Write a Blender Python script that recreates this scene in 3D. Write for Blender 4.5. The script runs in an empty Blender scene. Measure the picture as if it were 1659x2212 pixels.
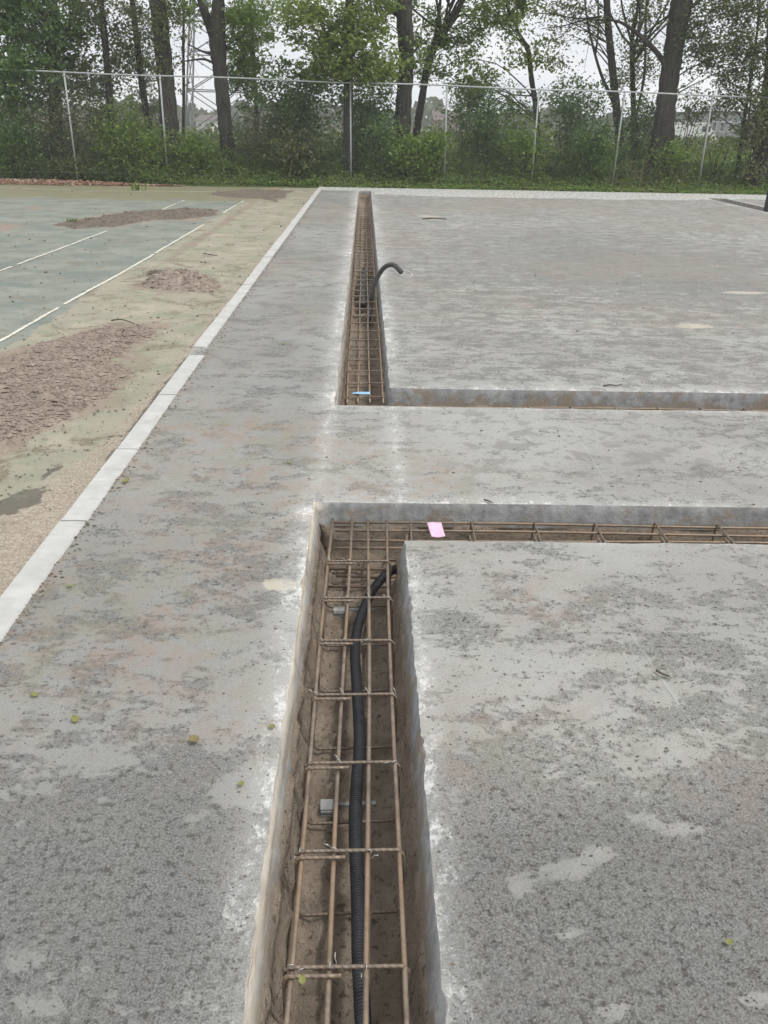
import bpy, math, random
import numpy as np
from mathutils import Vector, Matrix

random.seed(7); RNG = np.random.default_rng(7)
SC = bpy.context.scene
COL = SC.collection

# ------------------------------------------------------------------ camera
H = 1.72                                   # eye height (m)
F, CX, CY = 1740.0, 829.5, 1106.0          # focal length and centre, in units of a 1659 x 2212 picture
PITCH, ROLL, YAW = 25.9, 1.1, 1.0
p, r, yw = (math.radians(a) for a in (PITCH, ROLL, YAW))
FW = np.array([math.sin(yw)*math.cos(p), math.cos(yw)*math.cos(p), -math.sin(p)])
RT0 = np.array([math.cos(yw), -math.sin(yw), 0.0]); UP0 = np.cross(RT0, FW)
RT = RT0*math.cos(r) + UP0*math.sin(r); UP = UP0*math.cos(r) - RT0*math.sin(r)
cam_data = bpy.data.cameras.new('camera'); cam = bpy.data.objects.new('camera', cam_data); COL.objects.link(cam)
cam_data.sensor_fit = 'VERTICAL'; cam_data.sensor_height = 36.0; cam_data.lens = F/2212*36.0
cam_data.clip_start = 0.05; cam_data.clip_end = 3000
M = Matrix(((RT[0], UP[0], -FW[0], 0), (RT[1], UP[1], -FW[1], 0), (RT[2], UP[2], -FW[2], H), (0, 0, 0, 1)))
cam.matrix_world = M
SC.camera = cam

# ------------------------------------------------------------------ world, sun, exposure
SUN_EL, SUN_AZ = 60.0, 105.0                # azimuth clockwise from +Y
world = bpy.data.worlds.new('World'); SC.world = world; world.use_nodes = True
wn, wl = world.node_tree.nodes, world.node_tree.links
bg = wn['Background']; bg.inputs['Strength'].default_value = 0.086
sky = wn.new('ShaderNodeTexSky'); sky.sky_type = 'NISHITA'; sky.sun_disc = False
sky.sun_elevation = math.radians(SUN_EL); sky.sun_rotation = math.radians(SUN_AZ)
sky.dust_density = 4.0; sky.air_density = 1.0
tc = wn.new('ShaderNodeTexCoord'); mp = wn.new('ShaderNodeMapping'); mp.inputs['Scale'].default_value = (1.5, 1.5, 7.0)
nz = wn.new('ShaderNodeTexNoise'); nz.inputs['Scale'].default_value = 2.2; nz.inputs['Detail'].default_value = 6
cr = wn.new('ShaderNodeValToRGB')
cr.color_ramp.elements[0].position = 0.34; cr.color_ramp.elements[0].color = (9.4, 9.9, 10.6, 1)
cr.color_ramp.elements[1].position = 0.62; cr.color_ramp.elements[1].color = (12.2, 12.3, 12.5, 1)
mx = wn.new('ShaderNodeMixRGB'); mx.inputs['Fac'].default_value = 0.85
wl.new(tc.outputs['Generated'], mp.inputs['Vector']); wl.new(mp.outputs['Vector'], nz.inputs['Vector'])
wl.new(nz.outputs['Fac'], cr.inputs['Fac']); wl.new(sky.outputs['Color'], mx.inputs['Color1'])
wl.new(cr.outputs['Color'], mx.inputs['Color2']); wl.new(mx.outputs['Color'], bg.inputs['Color'])
sl = bpy.data.lights.new('sun', 'SUN'); sl.energy = 2.0; sl.angle = math.radians(10); sl.color = (1.0, 0.96, 0.9)
so = bpy.data.objects.new('sun', sl); COL.objects.link(so)
sd = Vector((math.sin(math.radians(SUN_AZ))*math.cos(math.radians(SUN_EL)), math.cos(math.radians(SUN_AZ))*math.cos(math.radians(SUN_EL)), math.sin(math.radians(SUN_EL))))
so.rotation_euler = sd.to_track_quat('Z', 'Y').to_euler(); so.location = (30, 20, 60)
vs = SC.view_settings; vs.view_transform = 'Standard'; vs.look = 'None'; vs.gamma = 1.0; vs.exposure = 0.3; vs.use_curve_mapping = False

# ------------------------------------------------------------------ helpers
def ray(x, y): return FW + RT*(x-CX)/F - UP*(y-CY)/F
def G(x, y, z=0.0):
    d = ray(x, y); t = (z-H)/d[2]; return np.array([d[0]*t, d[1]*t, z])
def AT(x, y, Y):
    d = ray(x, y); t = Y/d[1]; return np.array([d[0]*t, Y, H+d[2]*t])

def _hash(ix, iy, iz, seed):
    h = (ix.astype(np.int64)*374761393 + iy.astype(np.int64)*668265263 + iz.astype(np.int64)*2147483647 + seed*974711) & 0xffffffff
    h = ((h ^ (h >> 13))*1274126177) & 0xffffffff
    h = ((h ^ (h >> 16))*2246822519) & 0xffffffff
    return ((h ^ (h >> 15)) & 0xffff)/65535.0
def vnoise(x, y, z=0.0, seed=0):
    x, y, z = np.broadcast_arrays(np.asarray(x, float), np.asarray(y, float), np.asarray(z, float))
    xi, yi, zi = np.floor(x), np.floor(y), np.floor(z)
    fx, fy, fz = x-xi, y-yi, z-zi
    fx, fy, fz = (f*f*(3-2*f) for f in (fx, fy, fz))
    out = 0
    for a in (0, 1):
        for b in (0, 1):
            for c in (0, 1):
                w = (fx if a else 1-fx)*(fy if b else 1-fy)*(fz if c else 1-fz)
                out = out + w*_hash(xi+a, yi+b, zi+c, seed)
    return out
def fbm(x, y, z=0.0, seed=0, oct=4):
    s, a, t = 0, 0.5, 0
    for i in range(oct):
        s = s + a*vnoise(np.asarray(x)*2**i, np.asarray(y)*2**i, np.asarray(z)*2**i, seed+i*17); t += a; a *= .5
    return s/t
def smooth(x, a, b):
    t = np.clip((np.asarray(x, float)-a)/(b-a), 0, 1); return t*t*(3-2*t)

def prop(o, label=None, cat=None, group=None, kind=None):
    if label: o['label'] = label
    if cat: o['category'] = cat
    if group: o['group'] = group
    if kind: o['kind'] = kind
    return o
def link(o, parent=None):
    COL.objects.link(o)
    if parent is not None: o.parent = parent
    return o
def empty(name, loc, label, cat, group=None):
    o = bpy.data.objects.new(name, None); o.location = Vector(loc); o.empty_display_size = .2
    link(o); return prop(o, label, cat, group)
def np_mesh(name, V, Q, mat, parent=None, smooth_sh=True, attrs=None, origin=None):
    """V (n,3), Q (m,k) equal-sided faces"""
    V = np.asarray(V, np.float32); Q = np.asarray(Q, np.int32)
    if parent is not None and origin is None: origin = np.array(parent_world(parent))
    if origin is not None: V = V - np.asarray(origin, np.float32)
    me = bpy.data.meshes.new(name); m, k = Q.shape
    me.vertices.add(len(V)); me.vertices.foreach_set('co', V.ravel())
    me.loops.add(m*k); me.loops.foreach_set('vertex_index', Q.ravel())
    me.polygons.add(m); me.polygons.foreach_set('loop_start', np.arange(0, m*k, k, dtype=np.int32))
    me.update(calc_edges=True)
    if smooth_sh: me.polygons.foreach_set('use_smooth', np.ones(m, bool))
    for an, av in (attrs or {}).items():
        at = me.attributes.new(an, 'FLOAT', 'POINT'); at.data.foreach_set('value', np.asarray(av, np.float32))
    if mat is not None: me.materials.append(mat)
    o = bpy.data.objects.new(name, me); link(o, parent)
    if parent is None and origin is not None: o.location = Vector([float(a) for a in origin])
    return o
def parent_world(pn):
    v = np.zeros(3)
    while pn is not None: v = v + np.array(pn.location); pn = pn.parent
    return v

class MB:
    def __init__(s): s.v = []; s.f = []; s.n = 0
    def add(s, V, Fs):
        s.v += [tuple(map(float, a)) for a in V]; s.f += [tuple(int(i)+s.n for i in q) for q in Fs]; s.n = len(s.v); return s
    def box(s, c, d, rot=0.0, taper=0.0, tilt=None):
        c = np.array(c, float); dx, dy, dz = (a/2 for a in d); P = []
        for z in (-1, 1):
            k = 1 - (taper if z > 0 else 0)
            for x, y in ((-1, -1), (1, -1), (1, 1), (-1, 1)): P.append((x*dx*k, y*dy*k, z*dz))
        P = np.array(P); ca, sa = math.cos(rot), math.sin(rot)
        P = P @ np.array([[ca, sa, 0], [-sa, ca, 0], [0, 0, 1]])
        if tilt is not None: P = P @ np.array(Matrix.Rotation(tilt[0], 3, tilt[1]).transposed())
        return s.add(P+c, [(3, 2, 1, 0), (4, 5, 6, 7), (0, 1, 5, 4), (1, 2, 6, 5), (2, 3, 7, 6), (3, 0, 4, 7)])
    def tube(s, path, rad, sides=8, cap=True, up=(0, 0, 1)):
        P = np.asarray(path, float); n = len(P); R_ = np.broadcast_to(np.asarray(rad, float), (n,))
        T = np.gradient(P, axis=0); T /= np.linalg.norm(T, axis=1, keepdims=True)+1e-12
        u = np.cross(T[0], up)
        if np.linalg.norm(u) < 1e-3: u = np.cross(T[0], (1, 0.1, 0))
        u /= np.linalg.norm(u); V = []; a = np.arange(sides)*2*np.pi/sides
        for i in range(n):
            u = u - T[i]*(u@T[i]); u /= np.linalg.norm(u)+1e-12; w = np.cross(T[i], u)
            V.append(P[i] + R_[i]*(np.outer(np.cos(a), u)+np.outer(np.sin(a), w)))
        V = np.concatenate(V); Fs = []
        for i in range(n-1):
            for k in range(sides):
                k2 = (k+1) % sides; Fs.append((i*sides+k, i*sides+k2, (i+1)*sides+k2, (i+1)*sides+k))
        if cap: Fs += [tuple(range(sides))[::-1], tuple((n-1)*sides+k for k in range(sides))]
        return s.add(V, Fs)
    def build(s, name, mat, parent=None, origin=None, smooth_sh=False):
        if parent is not None and origin is None: origin = parent_world(parent)
        og = np.zeros(3) if origin is None else np.asarray(origin, float)
        me = bpy.data.meshes.new(name); me.from_pydata([tuple(np.array(a)-og) for a in s.v], [], s.f); me.update()
        if smooth_sh: me.polygons.foreach_set('use_smooth', np.ones(len(me.polygons), bool))
        if mat is not None: me.materials.append(mat)
        o = bpy.data.objects.new(name, me); link(o, parent)
        if parent is None and origin is not None: o.location = Vector([float(a) for a in og])
        return o

def catmull(pts, per=8):
    P = np.asarray(pts, float); P = np.vstack([2*P[0]-P[1], P, 2*P[-1]-P[-2]]); out = []
    for i in range(1, len(P)-2):
        for t in np.linspace(0, 1, per, endpoint=False):
            a, b, c, d = P[i-1:i+3]
            out.append(.5*((2*b)+(c-a)*t+(2*a-5*b+4*c-d)*t*t+(3*b-a-3*c+d)*t**3))
    out.append(P[-2]); return np.array(out)

# ------------------------------------------------------------------ node material helper
class NM:
    def __init__(s, name):
        s.m = bpy.data.materials.new(name); s.m.use_nodes = True; s.t = s.m.node_tree; s.b = s.t.nodes['Principled BSDF']
        s.co = s.t.nodes.new('ShaderNodeTexCoord'); s.b.inputs['Roughness'].default_value = .85
        s.b.inputs['Specular IOR Level'].default_value = .25
    def n(s, t, **kw):
        x = s.t.nodes.new(t)
        for k, v in kw.items(): setattr(x, k, v)
        return x
    def l(s, a, b): s.t.links.new(a, b)
    def val(s, sock, v):
        if hasattr(v, 'is_output') or hasattr(v, 'links'): s.l(v, sock)
        else: sock.default_value = v
    def noise(s, scale, detail=4, rough=.55, vec=None, stretch=None, dist=0.0):
        x = s.n('ShaderNodeTexNoise'); x.inputs['Scale'].default_value = scale; x.inputs['Detail'].default_value = detail
        x.inputs['Roughness'].default_value = rough; x.inputs['Distortion'].default_value = dist
        v = vec or s.co.outputs['Object']
        if stretch:
            m = s.n('ShaderNodeMapping'); m.inputs['Scale'].default_value = stretch; s.l(v, m.inputs['Vector']); v = m.outputs['Vector']
        s.l(v, x.inputs['Vector']); return x.outputs['Fac']
    def voro(s, scale, feature='F1', vec=None):
        x = s.n('ShaderNodeTexVoronoi'); x.feature = feature; x.inputs['Scale'].default_value = scale
        s.l(vec or s.co.outputs['Object'], x.inputs['Vector']); return x
    def ramp(s, fac, a, b, ca=0.0, cb=1.0):
        x = s.n('ShaderNodeMapRange'); x.interpolation_type = 'SMOOTHSTEP'
        s.l(fac, x.inputs['Value']); x.inputs['From Min'].default_value = a; x.inputs['From Max'].default_value = b
        x.inputs['To Min'].default_value = ca; x.inputs['To Max'].default_value = cb; return x.outputs['Result']
    def math(s, op, a, b=0.0, clamp=False):
        x = s.n('ShaderNodeMath', operation=op); x.use_clamp = clamp; s.val(x.inputs[0], a); s.val(x.inputs[1], b); return x.outputs[0]
    def mix(s, fac, a, b, blend='MIX'):
        x = s.n('ShaderNodeMixRGB'); x.blend_type = blend; s.val(x.inputs['Fac'], fac)
        for k, v in (('Color1', a), ('Color2', b)):
            if isinstance(v, tuple): v = v+(1,) if len(v) == 3 else v
            s.val(x.inputs[k], v)
        return x.outputs['Color']
    def attr(s, name):
        x = s.n('ShaderNodeAttribute'); x.attribute_name = name; return x.outputs['Fac']
    def bump(s, h, dist=.003, strength=1.0, prev=None):
        x = s.n('ShaderNodeBump'); x.inputs['Distance'].default_value = dist; x.inputs['Strength'].default_value = strength
        s.l(h, x.inputs['Height'])
        if prev is not None: s.l(prev, x.inputs['Normal'])
        return x.outputs['Normal']
    def done(s, col=None, normal=None, rough=None, metal=None):
        if col is not None:
            if isinstance(col, tuple): col = col+(1,) if len(col) == 3 else col
            s.val(s.b.inputs['Base Color'], col)
        if normal is not None: s.l(normal, s.b.inputs['Normal'])
        if rough is not None: s.val(s.b.inputs['Roughness'], rough)
        if metal is not None: s.b.inputs['Metallic'].default_value = metal
        return s.m

def mat_slab():
    k = NM('concrete_slab_mat')
    edge, dark, tint, sand, tone = (k.attr(a) for a in ('edge', 'dark', 'tint', 'sand', 'tone'))
    fine = k.noise(170, 4, .8); med = k.noise(42, 6, .75); patch = k.noise(3.6, 9, .68, dist=.25, stretch=(.85, 1.25, 1)); big = k.noise(.8, 3)
    swirl = k.noise(10.0, 7, .68, dist=.5, stretch=(.7, 1.3, 1))
    # granular (exposed aggregate) versus smooth laitance
    g = k.math('ADD', k.math('MULTIPLY', patch, .55), k.math('MULTIPLY', swirl, .45))
    g = k.math('ADD', g, k.math('MULTIPLY', dark, .34))
    gran = k.ramp(k.math('ADD', g, k.math('MULTIPLY', k.math('SUBTRACT', med, .5), .30)), .48, .575)
    col = k.mix(gran, (.362, .359, .335), (.25, .247, .232))
    col = k.mix(k.math('MULTIPLY', k.ramp(big, .42, .60), .45), col, (.245, .235, .212))
    col = k.mix(k.math('MULTIPLY', k.ramp(k.noise(1.7, 5, .6, dist=.6), .50, .66), .28), col, (.37, .37, .353))
    # grain
    gr = k.ramp(fine, .36, .66)
    amp = k.ramp(gran, 0, 1, .26, .62)
    col = k.mix(amp, col, k.mix(gr, (.075, .076, .071), (.41, .41, .388)), 'MIX')
    sp = k.ramp(k.math('ADD', med, k.math('MULTIPLY', gran, .07)), .60, .67)
    col = k.mix(k.math('MULTIPLY', sp, .8), col, (.085, .08, .072))
    pit = k.voro(75); col = k.mix(k.math('MULTIPLY', k.math('MULTIPLY', k.ramp(pit.outputs['Distance'], .30, .16), k.ramp(k.noise(30, 3), .50, .60)), k.ramp(gran, .2, 1, .2, .5)), col, (.08, .08, .076))
    col = k.mix(k.math('MULTIPLY', tone, 1.0, True), col, (.72, .73, .74), 'MULTIPLY')
    sx = k.n('ShaderNodeSeparateXYZ'); k.l(k.co.outputs['Object'], sx.inputs[0])
    zone = k.math('MULTIPLY', k.ramp(sx.outputs[1], 2.1*H, 2.5*H), k.ramp(sx.outputs[0], .1, .6))
    zone = k.math('ADD', k.math('MULTIPLY', zone, .8), .2)
    rip = k.math('MAXIMUM', k.ramp(k.noise(5.0, 4, .6, dist=.3), .52, .60), k.math('MULTIPLY', k.ramp(k.noise(11, 3, .6), .56, .62), .8))
    col = k.mix(k.math('MULTIPLY', rip, k.math('MULTIPLY', zone, .48)), col, (.155, .152, .145))
    # brown and reddish wash
    t1 = k.math('MULTIPLY', tint, k.ramp(k.noise(9, 5, .65), .36, .62))
    col = k.mix(k.math('MULTIPLY', t1, .5), col, k.mix(k.ramp(k.noise(2.3, 3), .4, .6), (.27, .20, .155), (.235, .225, .165)))
    sd_ = k.ramp(k.math('ADD', sand, k.math('MULTIPLY', k.math('SUBTRACT', k.noise(24, 5, .7), .5), .9)), .42, .62)
    col = k.mix(k.math('MULTIPLY', sd_, .8), col, (.45, .415, .335))
    # pale cement bloom along the trench edges
    st = k.noise(52, 8, .82, dist=1.0); cl = k.noise(8.0, 6, .72, stretch=(1.6, .8, 1))
    w = k.ramp(k.math('ADD', st, k.math('MULTIPLY', edge, k.ramp(cl, .36, .66, .0, .29))), .60, .82)
    w = k.math('MULTIPLY', w, k.ramp(edge, .06, .45))
    col = k.mix(k.math('MULTIPLY', k.ramp(edge, .1, .9), .30), col, (.46, .46, .445))
    col = k.mix(k.math('MULTIPLY', w, .85), col, (.62, .62, .60))
    # tiny white stones and dark grit
    v = k.voro(55)
    col = k.mix(k.math('MULTIPLY', k.ramp(v.outputs['Distance'], .07, .04), k.ramp(k.noise(9, 2), .62, .66)), col, (.7, .7, .68))
    hgt = k.math('ADD', k.math('MULTIPLY', fine, k.ramp(gran, 0, 1, .25, 1.0)), k.math('MULTIPLY', med, .5))
    hgt = k.math('ADD', hgt, k.math('MULTIPLY', swirl, .9))
    # faint trowel ridges left in the surface
    for A, B in ((G(1222, 905), G(1312, 1045)), (G(1345, 1345), G(1572, 1672))):
        u = (B-A)/np.linalg.norm(B-A); nn = np.array([-u[1], u[0]]); L = float(np.linalg.norm(B-A))
        dist = k.math('ADD', k.math('ADD', k.math('MULTIPLY', sx.outputs[0], float(nn[0])), k.math('MULTIPLY', sx.outputs[1], float(nn[1]))), float(-(nn@A[:2])))
        dist = k.math('ABSOLUTE', k.math('ADD', dist, k.math('MULTIPLY', k.math('SUBTRACT', k.noise(6, 3), .5), .02)))
        al = k.math('ADD', k.math('ADD', k.math('MULTIPLY', sx.outputs[0], float(u[0])), k.math('MULTIPLY', sx.outputs[1], float(u[1]))), float(-(u[:2]@A[:2])))
        on = k.math('MULTIPLY', k.ramp(dist, .008, .002), k.math('MULTIPLY', k.ramp(al, 0, .1), k.ramp(al, L, L-.2)))
        col = k.mix(k.math('MULTIPLY', on, .22), col, (.47, .47, .45)); hgt = k.math('ADD', hgt, k.math('MULTIPLY', on, .8))
    return k.done(col, k.bump(hgt, .004, .8), .9)
def mat_face():
    k = NM('concrete_edge_mat')
    st = k.noise(5, 4, .6, stretch=(1, 1, .12)); n2 = k.noise(14, 5, .65); f = k.noise(90, 4, .7)
    col = k.mix(k.ramp(n2, .3, .7), (.19, .192, .19), (.325, .33, .325))  # greys lowered to bake in the shadow on the right trench wall
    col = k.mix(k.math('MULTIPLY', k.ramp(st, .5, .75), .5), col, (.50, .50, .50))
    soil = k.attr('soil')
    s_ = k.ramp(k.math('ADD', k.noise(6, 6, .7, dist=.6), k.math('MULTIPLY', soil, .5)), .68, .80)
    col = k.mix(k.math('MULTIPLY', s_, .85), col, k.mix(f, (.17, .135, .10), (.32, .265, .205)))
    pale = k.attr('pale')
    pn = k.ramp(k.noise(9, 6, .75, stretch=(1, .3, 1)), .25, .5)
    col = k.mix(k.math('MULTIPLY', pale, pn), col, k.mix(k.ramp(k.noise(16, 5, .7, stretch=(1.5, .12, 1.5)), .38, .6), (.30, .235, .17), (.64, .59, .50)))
    return k.done(col, k.bump(k.math('ADD', f, k.math('MULTIPLY', n2, 2)), .004, .8), .88)
def mat_soil():
    k = NM('trench_soil_mat')
    a = k.noise(7, 6, .6); b = k.noise(40, 6, .7); c = k.noise(160, 3, .7)
    col = k.mix(k.ramp(a, .3, .7), (.37, .298, .228), (.52, .43, .34))  # browns lightened so the trench looks lit despite its occlusion
    col = k.mix(k.math('MULTIPLY', k.ramp(b, .46, .36), .75), col, (.14, .105, .078))
    col = k.mix(k.math('MULTIPLY', k.ramp(c, .6, .75), .35), col, (.50, .43, .35))
    return k.done(col, k.bump(k.math('ADD', k.math('MULTIPLY', b, 1.5), k.math('MULTIPLY', c, .5)), .022, 1.0), .95)
def mat_court():
    k = NM('court_mat')
    dirt, pale, moss, dark_patch, sand = (k.attr(a) for a in ('dirt', 'pale', 'moss', 'dark_patch', 'sandy'))
    n1 = k.noise(1.6, 6, .65); n2 = k.noise(11, 6, .7); f = k.noise(120, 3, .7); st = k.noise(4, 6, .7, stretch=(.6, 1.4, 1))
    col = k.mix(k.ramp(n1, .35, .65), (.172, .198, .174), (.25, .262, .23))
    col = k.mix(k.math('MULTIPLY', k.ramp(st, .55, .72), .5), col, (.36, .36, .30))
    pl = k.ramp(k.math('ADD', pale, k.math('MULTIPLY', k.math('SUBTRACT', n2, .5), 1.0)), .35, .6)
    pc = k.mix(k.ramp(st, .38, .62), (.33, .302, .238), (.285, .278, .215))
    pc = k.mix(k.math('MULTIPLY', k.ramp(n1, .52, .68), .8), pc, (.40, .35, .282))
    col = k.mix(pl, col, pc)
    mo = k.ramp(k.math('ADD', moss, k.math('MULTIPLY', k.math('SUBTRACT', n2, .5), 1.2)), .4, .75)
    col = k.mix(k.math('MULTIPLY', mo, .8), col, (.20, .185, .10))
    sa = k.ramp(k.math('ADD', sand, k.math('MULTIPLY', k.math('SUBTRACT', n2, .5), 1.0)), .38, .62)
    col = k.mix(sa, col, k.mix(k.ramp(k.math('ADD', k.math('MULTIPLY', f, .6), k.math('MULTIPLY', k.noise(45, 5, .75), .4)), .38, .62), (.21, .175, .135), (.45, .395, .32)))
    we = k.ramp(k.math('ADD', dark_patch, k.math('MULTIPLY', k.math('SUBTRACT', n2, .5), 1.1)), .42, .6)
    col = k.mix(k.math('MULTIPLY', we, .85), col, (.105, .10, .08))
    di = k.ramp(k.math('ADD', dirt, k.math('MULTIPLY', k.math('SUBTRACT', n2, .5), 1.1)), .4, .62)
    col = k.mix(k.math('MULTIPLY', di, .9), col, k.mix(k.ramp(f, .3, .7), k.mix(k.ramp(n1, .4, .6), (.20, .158, .122), (.145, .118, .092)), (.36, .295, .24)))
    bl = k.ramp(k.noise(2.6, 7, .78, dist=.8), .50, .60)
    col = k.mix(k.math('MULTIPLY', bl, k.math('MULTIPLY', k.math('MULTIPLY', k.ramp(pale, .2, .9, .45, .85), k.ramp(sand, .3, .9, 1, .25)), k.ramp(n2, .32, .5))), col, (.175, .148, .105))
    g2 = k.ramp(k.noise(1.1, 6, .7, dist=.5), .48, .60)
    col = k.mix(k.math('MULTIPLY', g2, k.math('MULTIPLY', pale, k.ramp(sand, .2, .8, .55, 0))), col, (.225, .25, .175))
    sp = k.ramp(k.noise(30, 5, .75), .62, .70)
    col = k.mix(k.math('MULTIPLY', sp, .6), col, (.12, .10, .075))
    return k.done(col, k.bump(k.math('ADD', f, k.math('MULTIPLY', n2, 2)), .006, .8), .92)
def mat_pile(name, c0, c1, c2):
    k = NM(name); a = k.noise(9, 6, .65); b = k.noise(55, 4, .7)
    col = k.mix(k.ramp(a, .3, .7), c0, c1); col = k.mix(k.math('MULTIPLY', k.ramp(b, .55, .72), .7), col, c2)
    return k.done(col, k.bump(k.math('ADD', a, b), .02, .9), .96)
def mat_simple(name, c0, c1, scale=20, rough=.8, metal=0.0, bump=.002, detail=4, stretch=None, spec=None):
    k = NM(name); a = k.noise(scale, detail, .65, stretch=stretch)
    if spec is not None: k.b.inputs['Specular IOR Level'].default_value = spec
    return k.done(k.mix(k.ramp(a, .3, .7), c0, c1), k.bump(a, bump, .7), rough, metal)
def mat_kerb():
    k = NM('kerb_mat'); a = k.noise(6, 5, .6); f = k.noise(110, 4, .7); st = k.noise(9, 4, .6, stretch=(.5, 2.2, 1))
    info = k.n('ShaderNodeObjectInfo')
    col = k.mix(k.ramp(a, .3, .7), (.42, .42, .40), (.53, .53, .51))
    col = k.mix(k.math('MULTIPLY', k.ramp(st, .5, .7), .45), col, (.36, .355, .335))
    col = k.mix(k.math('MULTIPLY', info.outputs['Random'], .40), col, (.40, .395, .375))
    col = k.mix(k.math('MULTIPLY', k.ramp(f, .6, .72), .4), col, (.30, .29, .27))
    col = k.mix(k.math('MULTIPLY', k.ramp(k.noise(3.5, 7, .75, dist=.5), .56, .68), .55), col, (.34, .30, .245))
    return k.done(col, k.bump(f, .003, .8), .85)
def mat_rebar(name='rebar_mat', rib=.45):
    k = NM(name); a = k.noise(25, 5, .65); b = k.noise(3, 3)
    w = k.n('ShaderNodeTexWave'); w.wave_type = 'BANDS'; w.bands_direction = 'DIAGONAL'; w.inputs['Scale'].default_value = 34
    w.inputs['Distortion'].default_value = .3; k.l(k.co.outputs['Object'], w.inputs['Vector'])
    col = k.mix(k.ramp(a, .3, .68), (.155, .122, .096), (.265, .215, .168))
    col = k.mix(k.math('MULTIPLY', k.ramp(b, .45, .65), .55), col, (.30, .205, .125))
    col = k.mix(k.math('MULTIPLY', w.outputs['Fac'], rib), col, (.11, .09, .075))
    return k.done(col, k.bump(w.outputs['Fac'], .0015, rib*1.4), .5, .35)
def mat_leaf(name, c0, c1, c2=None, trans=.35):
    k = NM(name); geo = k.n('ShaderNodeNewGeometry'); rnd = geo.outputs['Random Per Island']
    cl = k.noise(.9, 3)
    col = k.mix(rnd, c0, c1)
    if c2: col = k.mix(k.math('MULTIPLY', k.ramp(cl, .42, .62), .75), col, c2)
    k.done(col, None, .6)
    tr = k.n('ShaderNodeBsdfTranslucent'); k.l(k.mix(1.0, col, (1.25, 1.3, .7), 'MULTIPLY'), tr.inputs['Color'])
    ms = k.n('ShaderNodeMixShader'); ms.inputs['Fac'].default_value = trans
    out = k.t.nodes['Material Output']
    k.l(k.b.outputs['BSDF'], ms.inputs[1]); k.l(tr.outputs['BSDF'], ms.inputs[2]); k.l(ms.outputs[0], out.inputs['Surface'])
    return k.m
def mat_bark():
    k = NM('bark_mat'); a = k.noise(14, 6, .7, stretch=(1, 1, .15)); b = k.noise(1.4, 4)
    col = k.mix(k.ramp(a, .35, .65), (.034, .030, .026), (.085, .075, .064))
    col = k.mix(k.math('MULTIPLY', k.ramp(b, .45, .7), .5), col, (.06, .068, .044))
    return k.done(col, k.bump(a, .03, .9), .95)
def mat_field():
    k = NM('field_mat'); a = k.noise(.08, 5); b = k.noise(1.5, 6, .7); c = k.noise(.02, 3)
    col = k.mix(k.ramp(a, .35, .65), (.10, .15, .045), (.17, .20, .07)); col = k.mix(k.math('MULTIPLY', k.ramp(b, .4, .7), .5), col, (.08, .11, .035))
    col = k.mix(k.math('MULTIPLY', k.ramp(c, .5, .65), .5), col, (.26, .22, .13))
    return k.done(col, None, .95)

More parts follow.
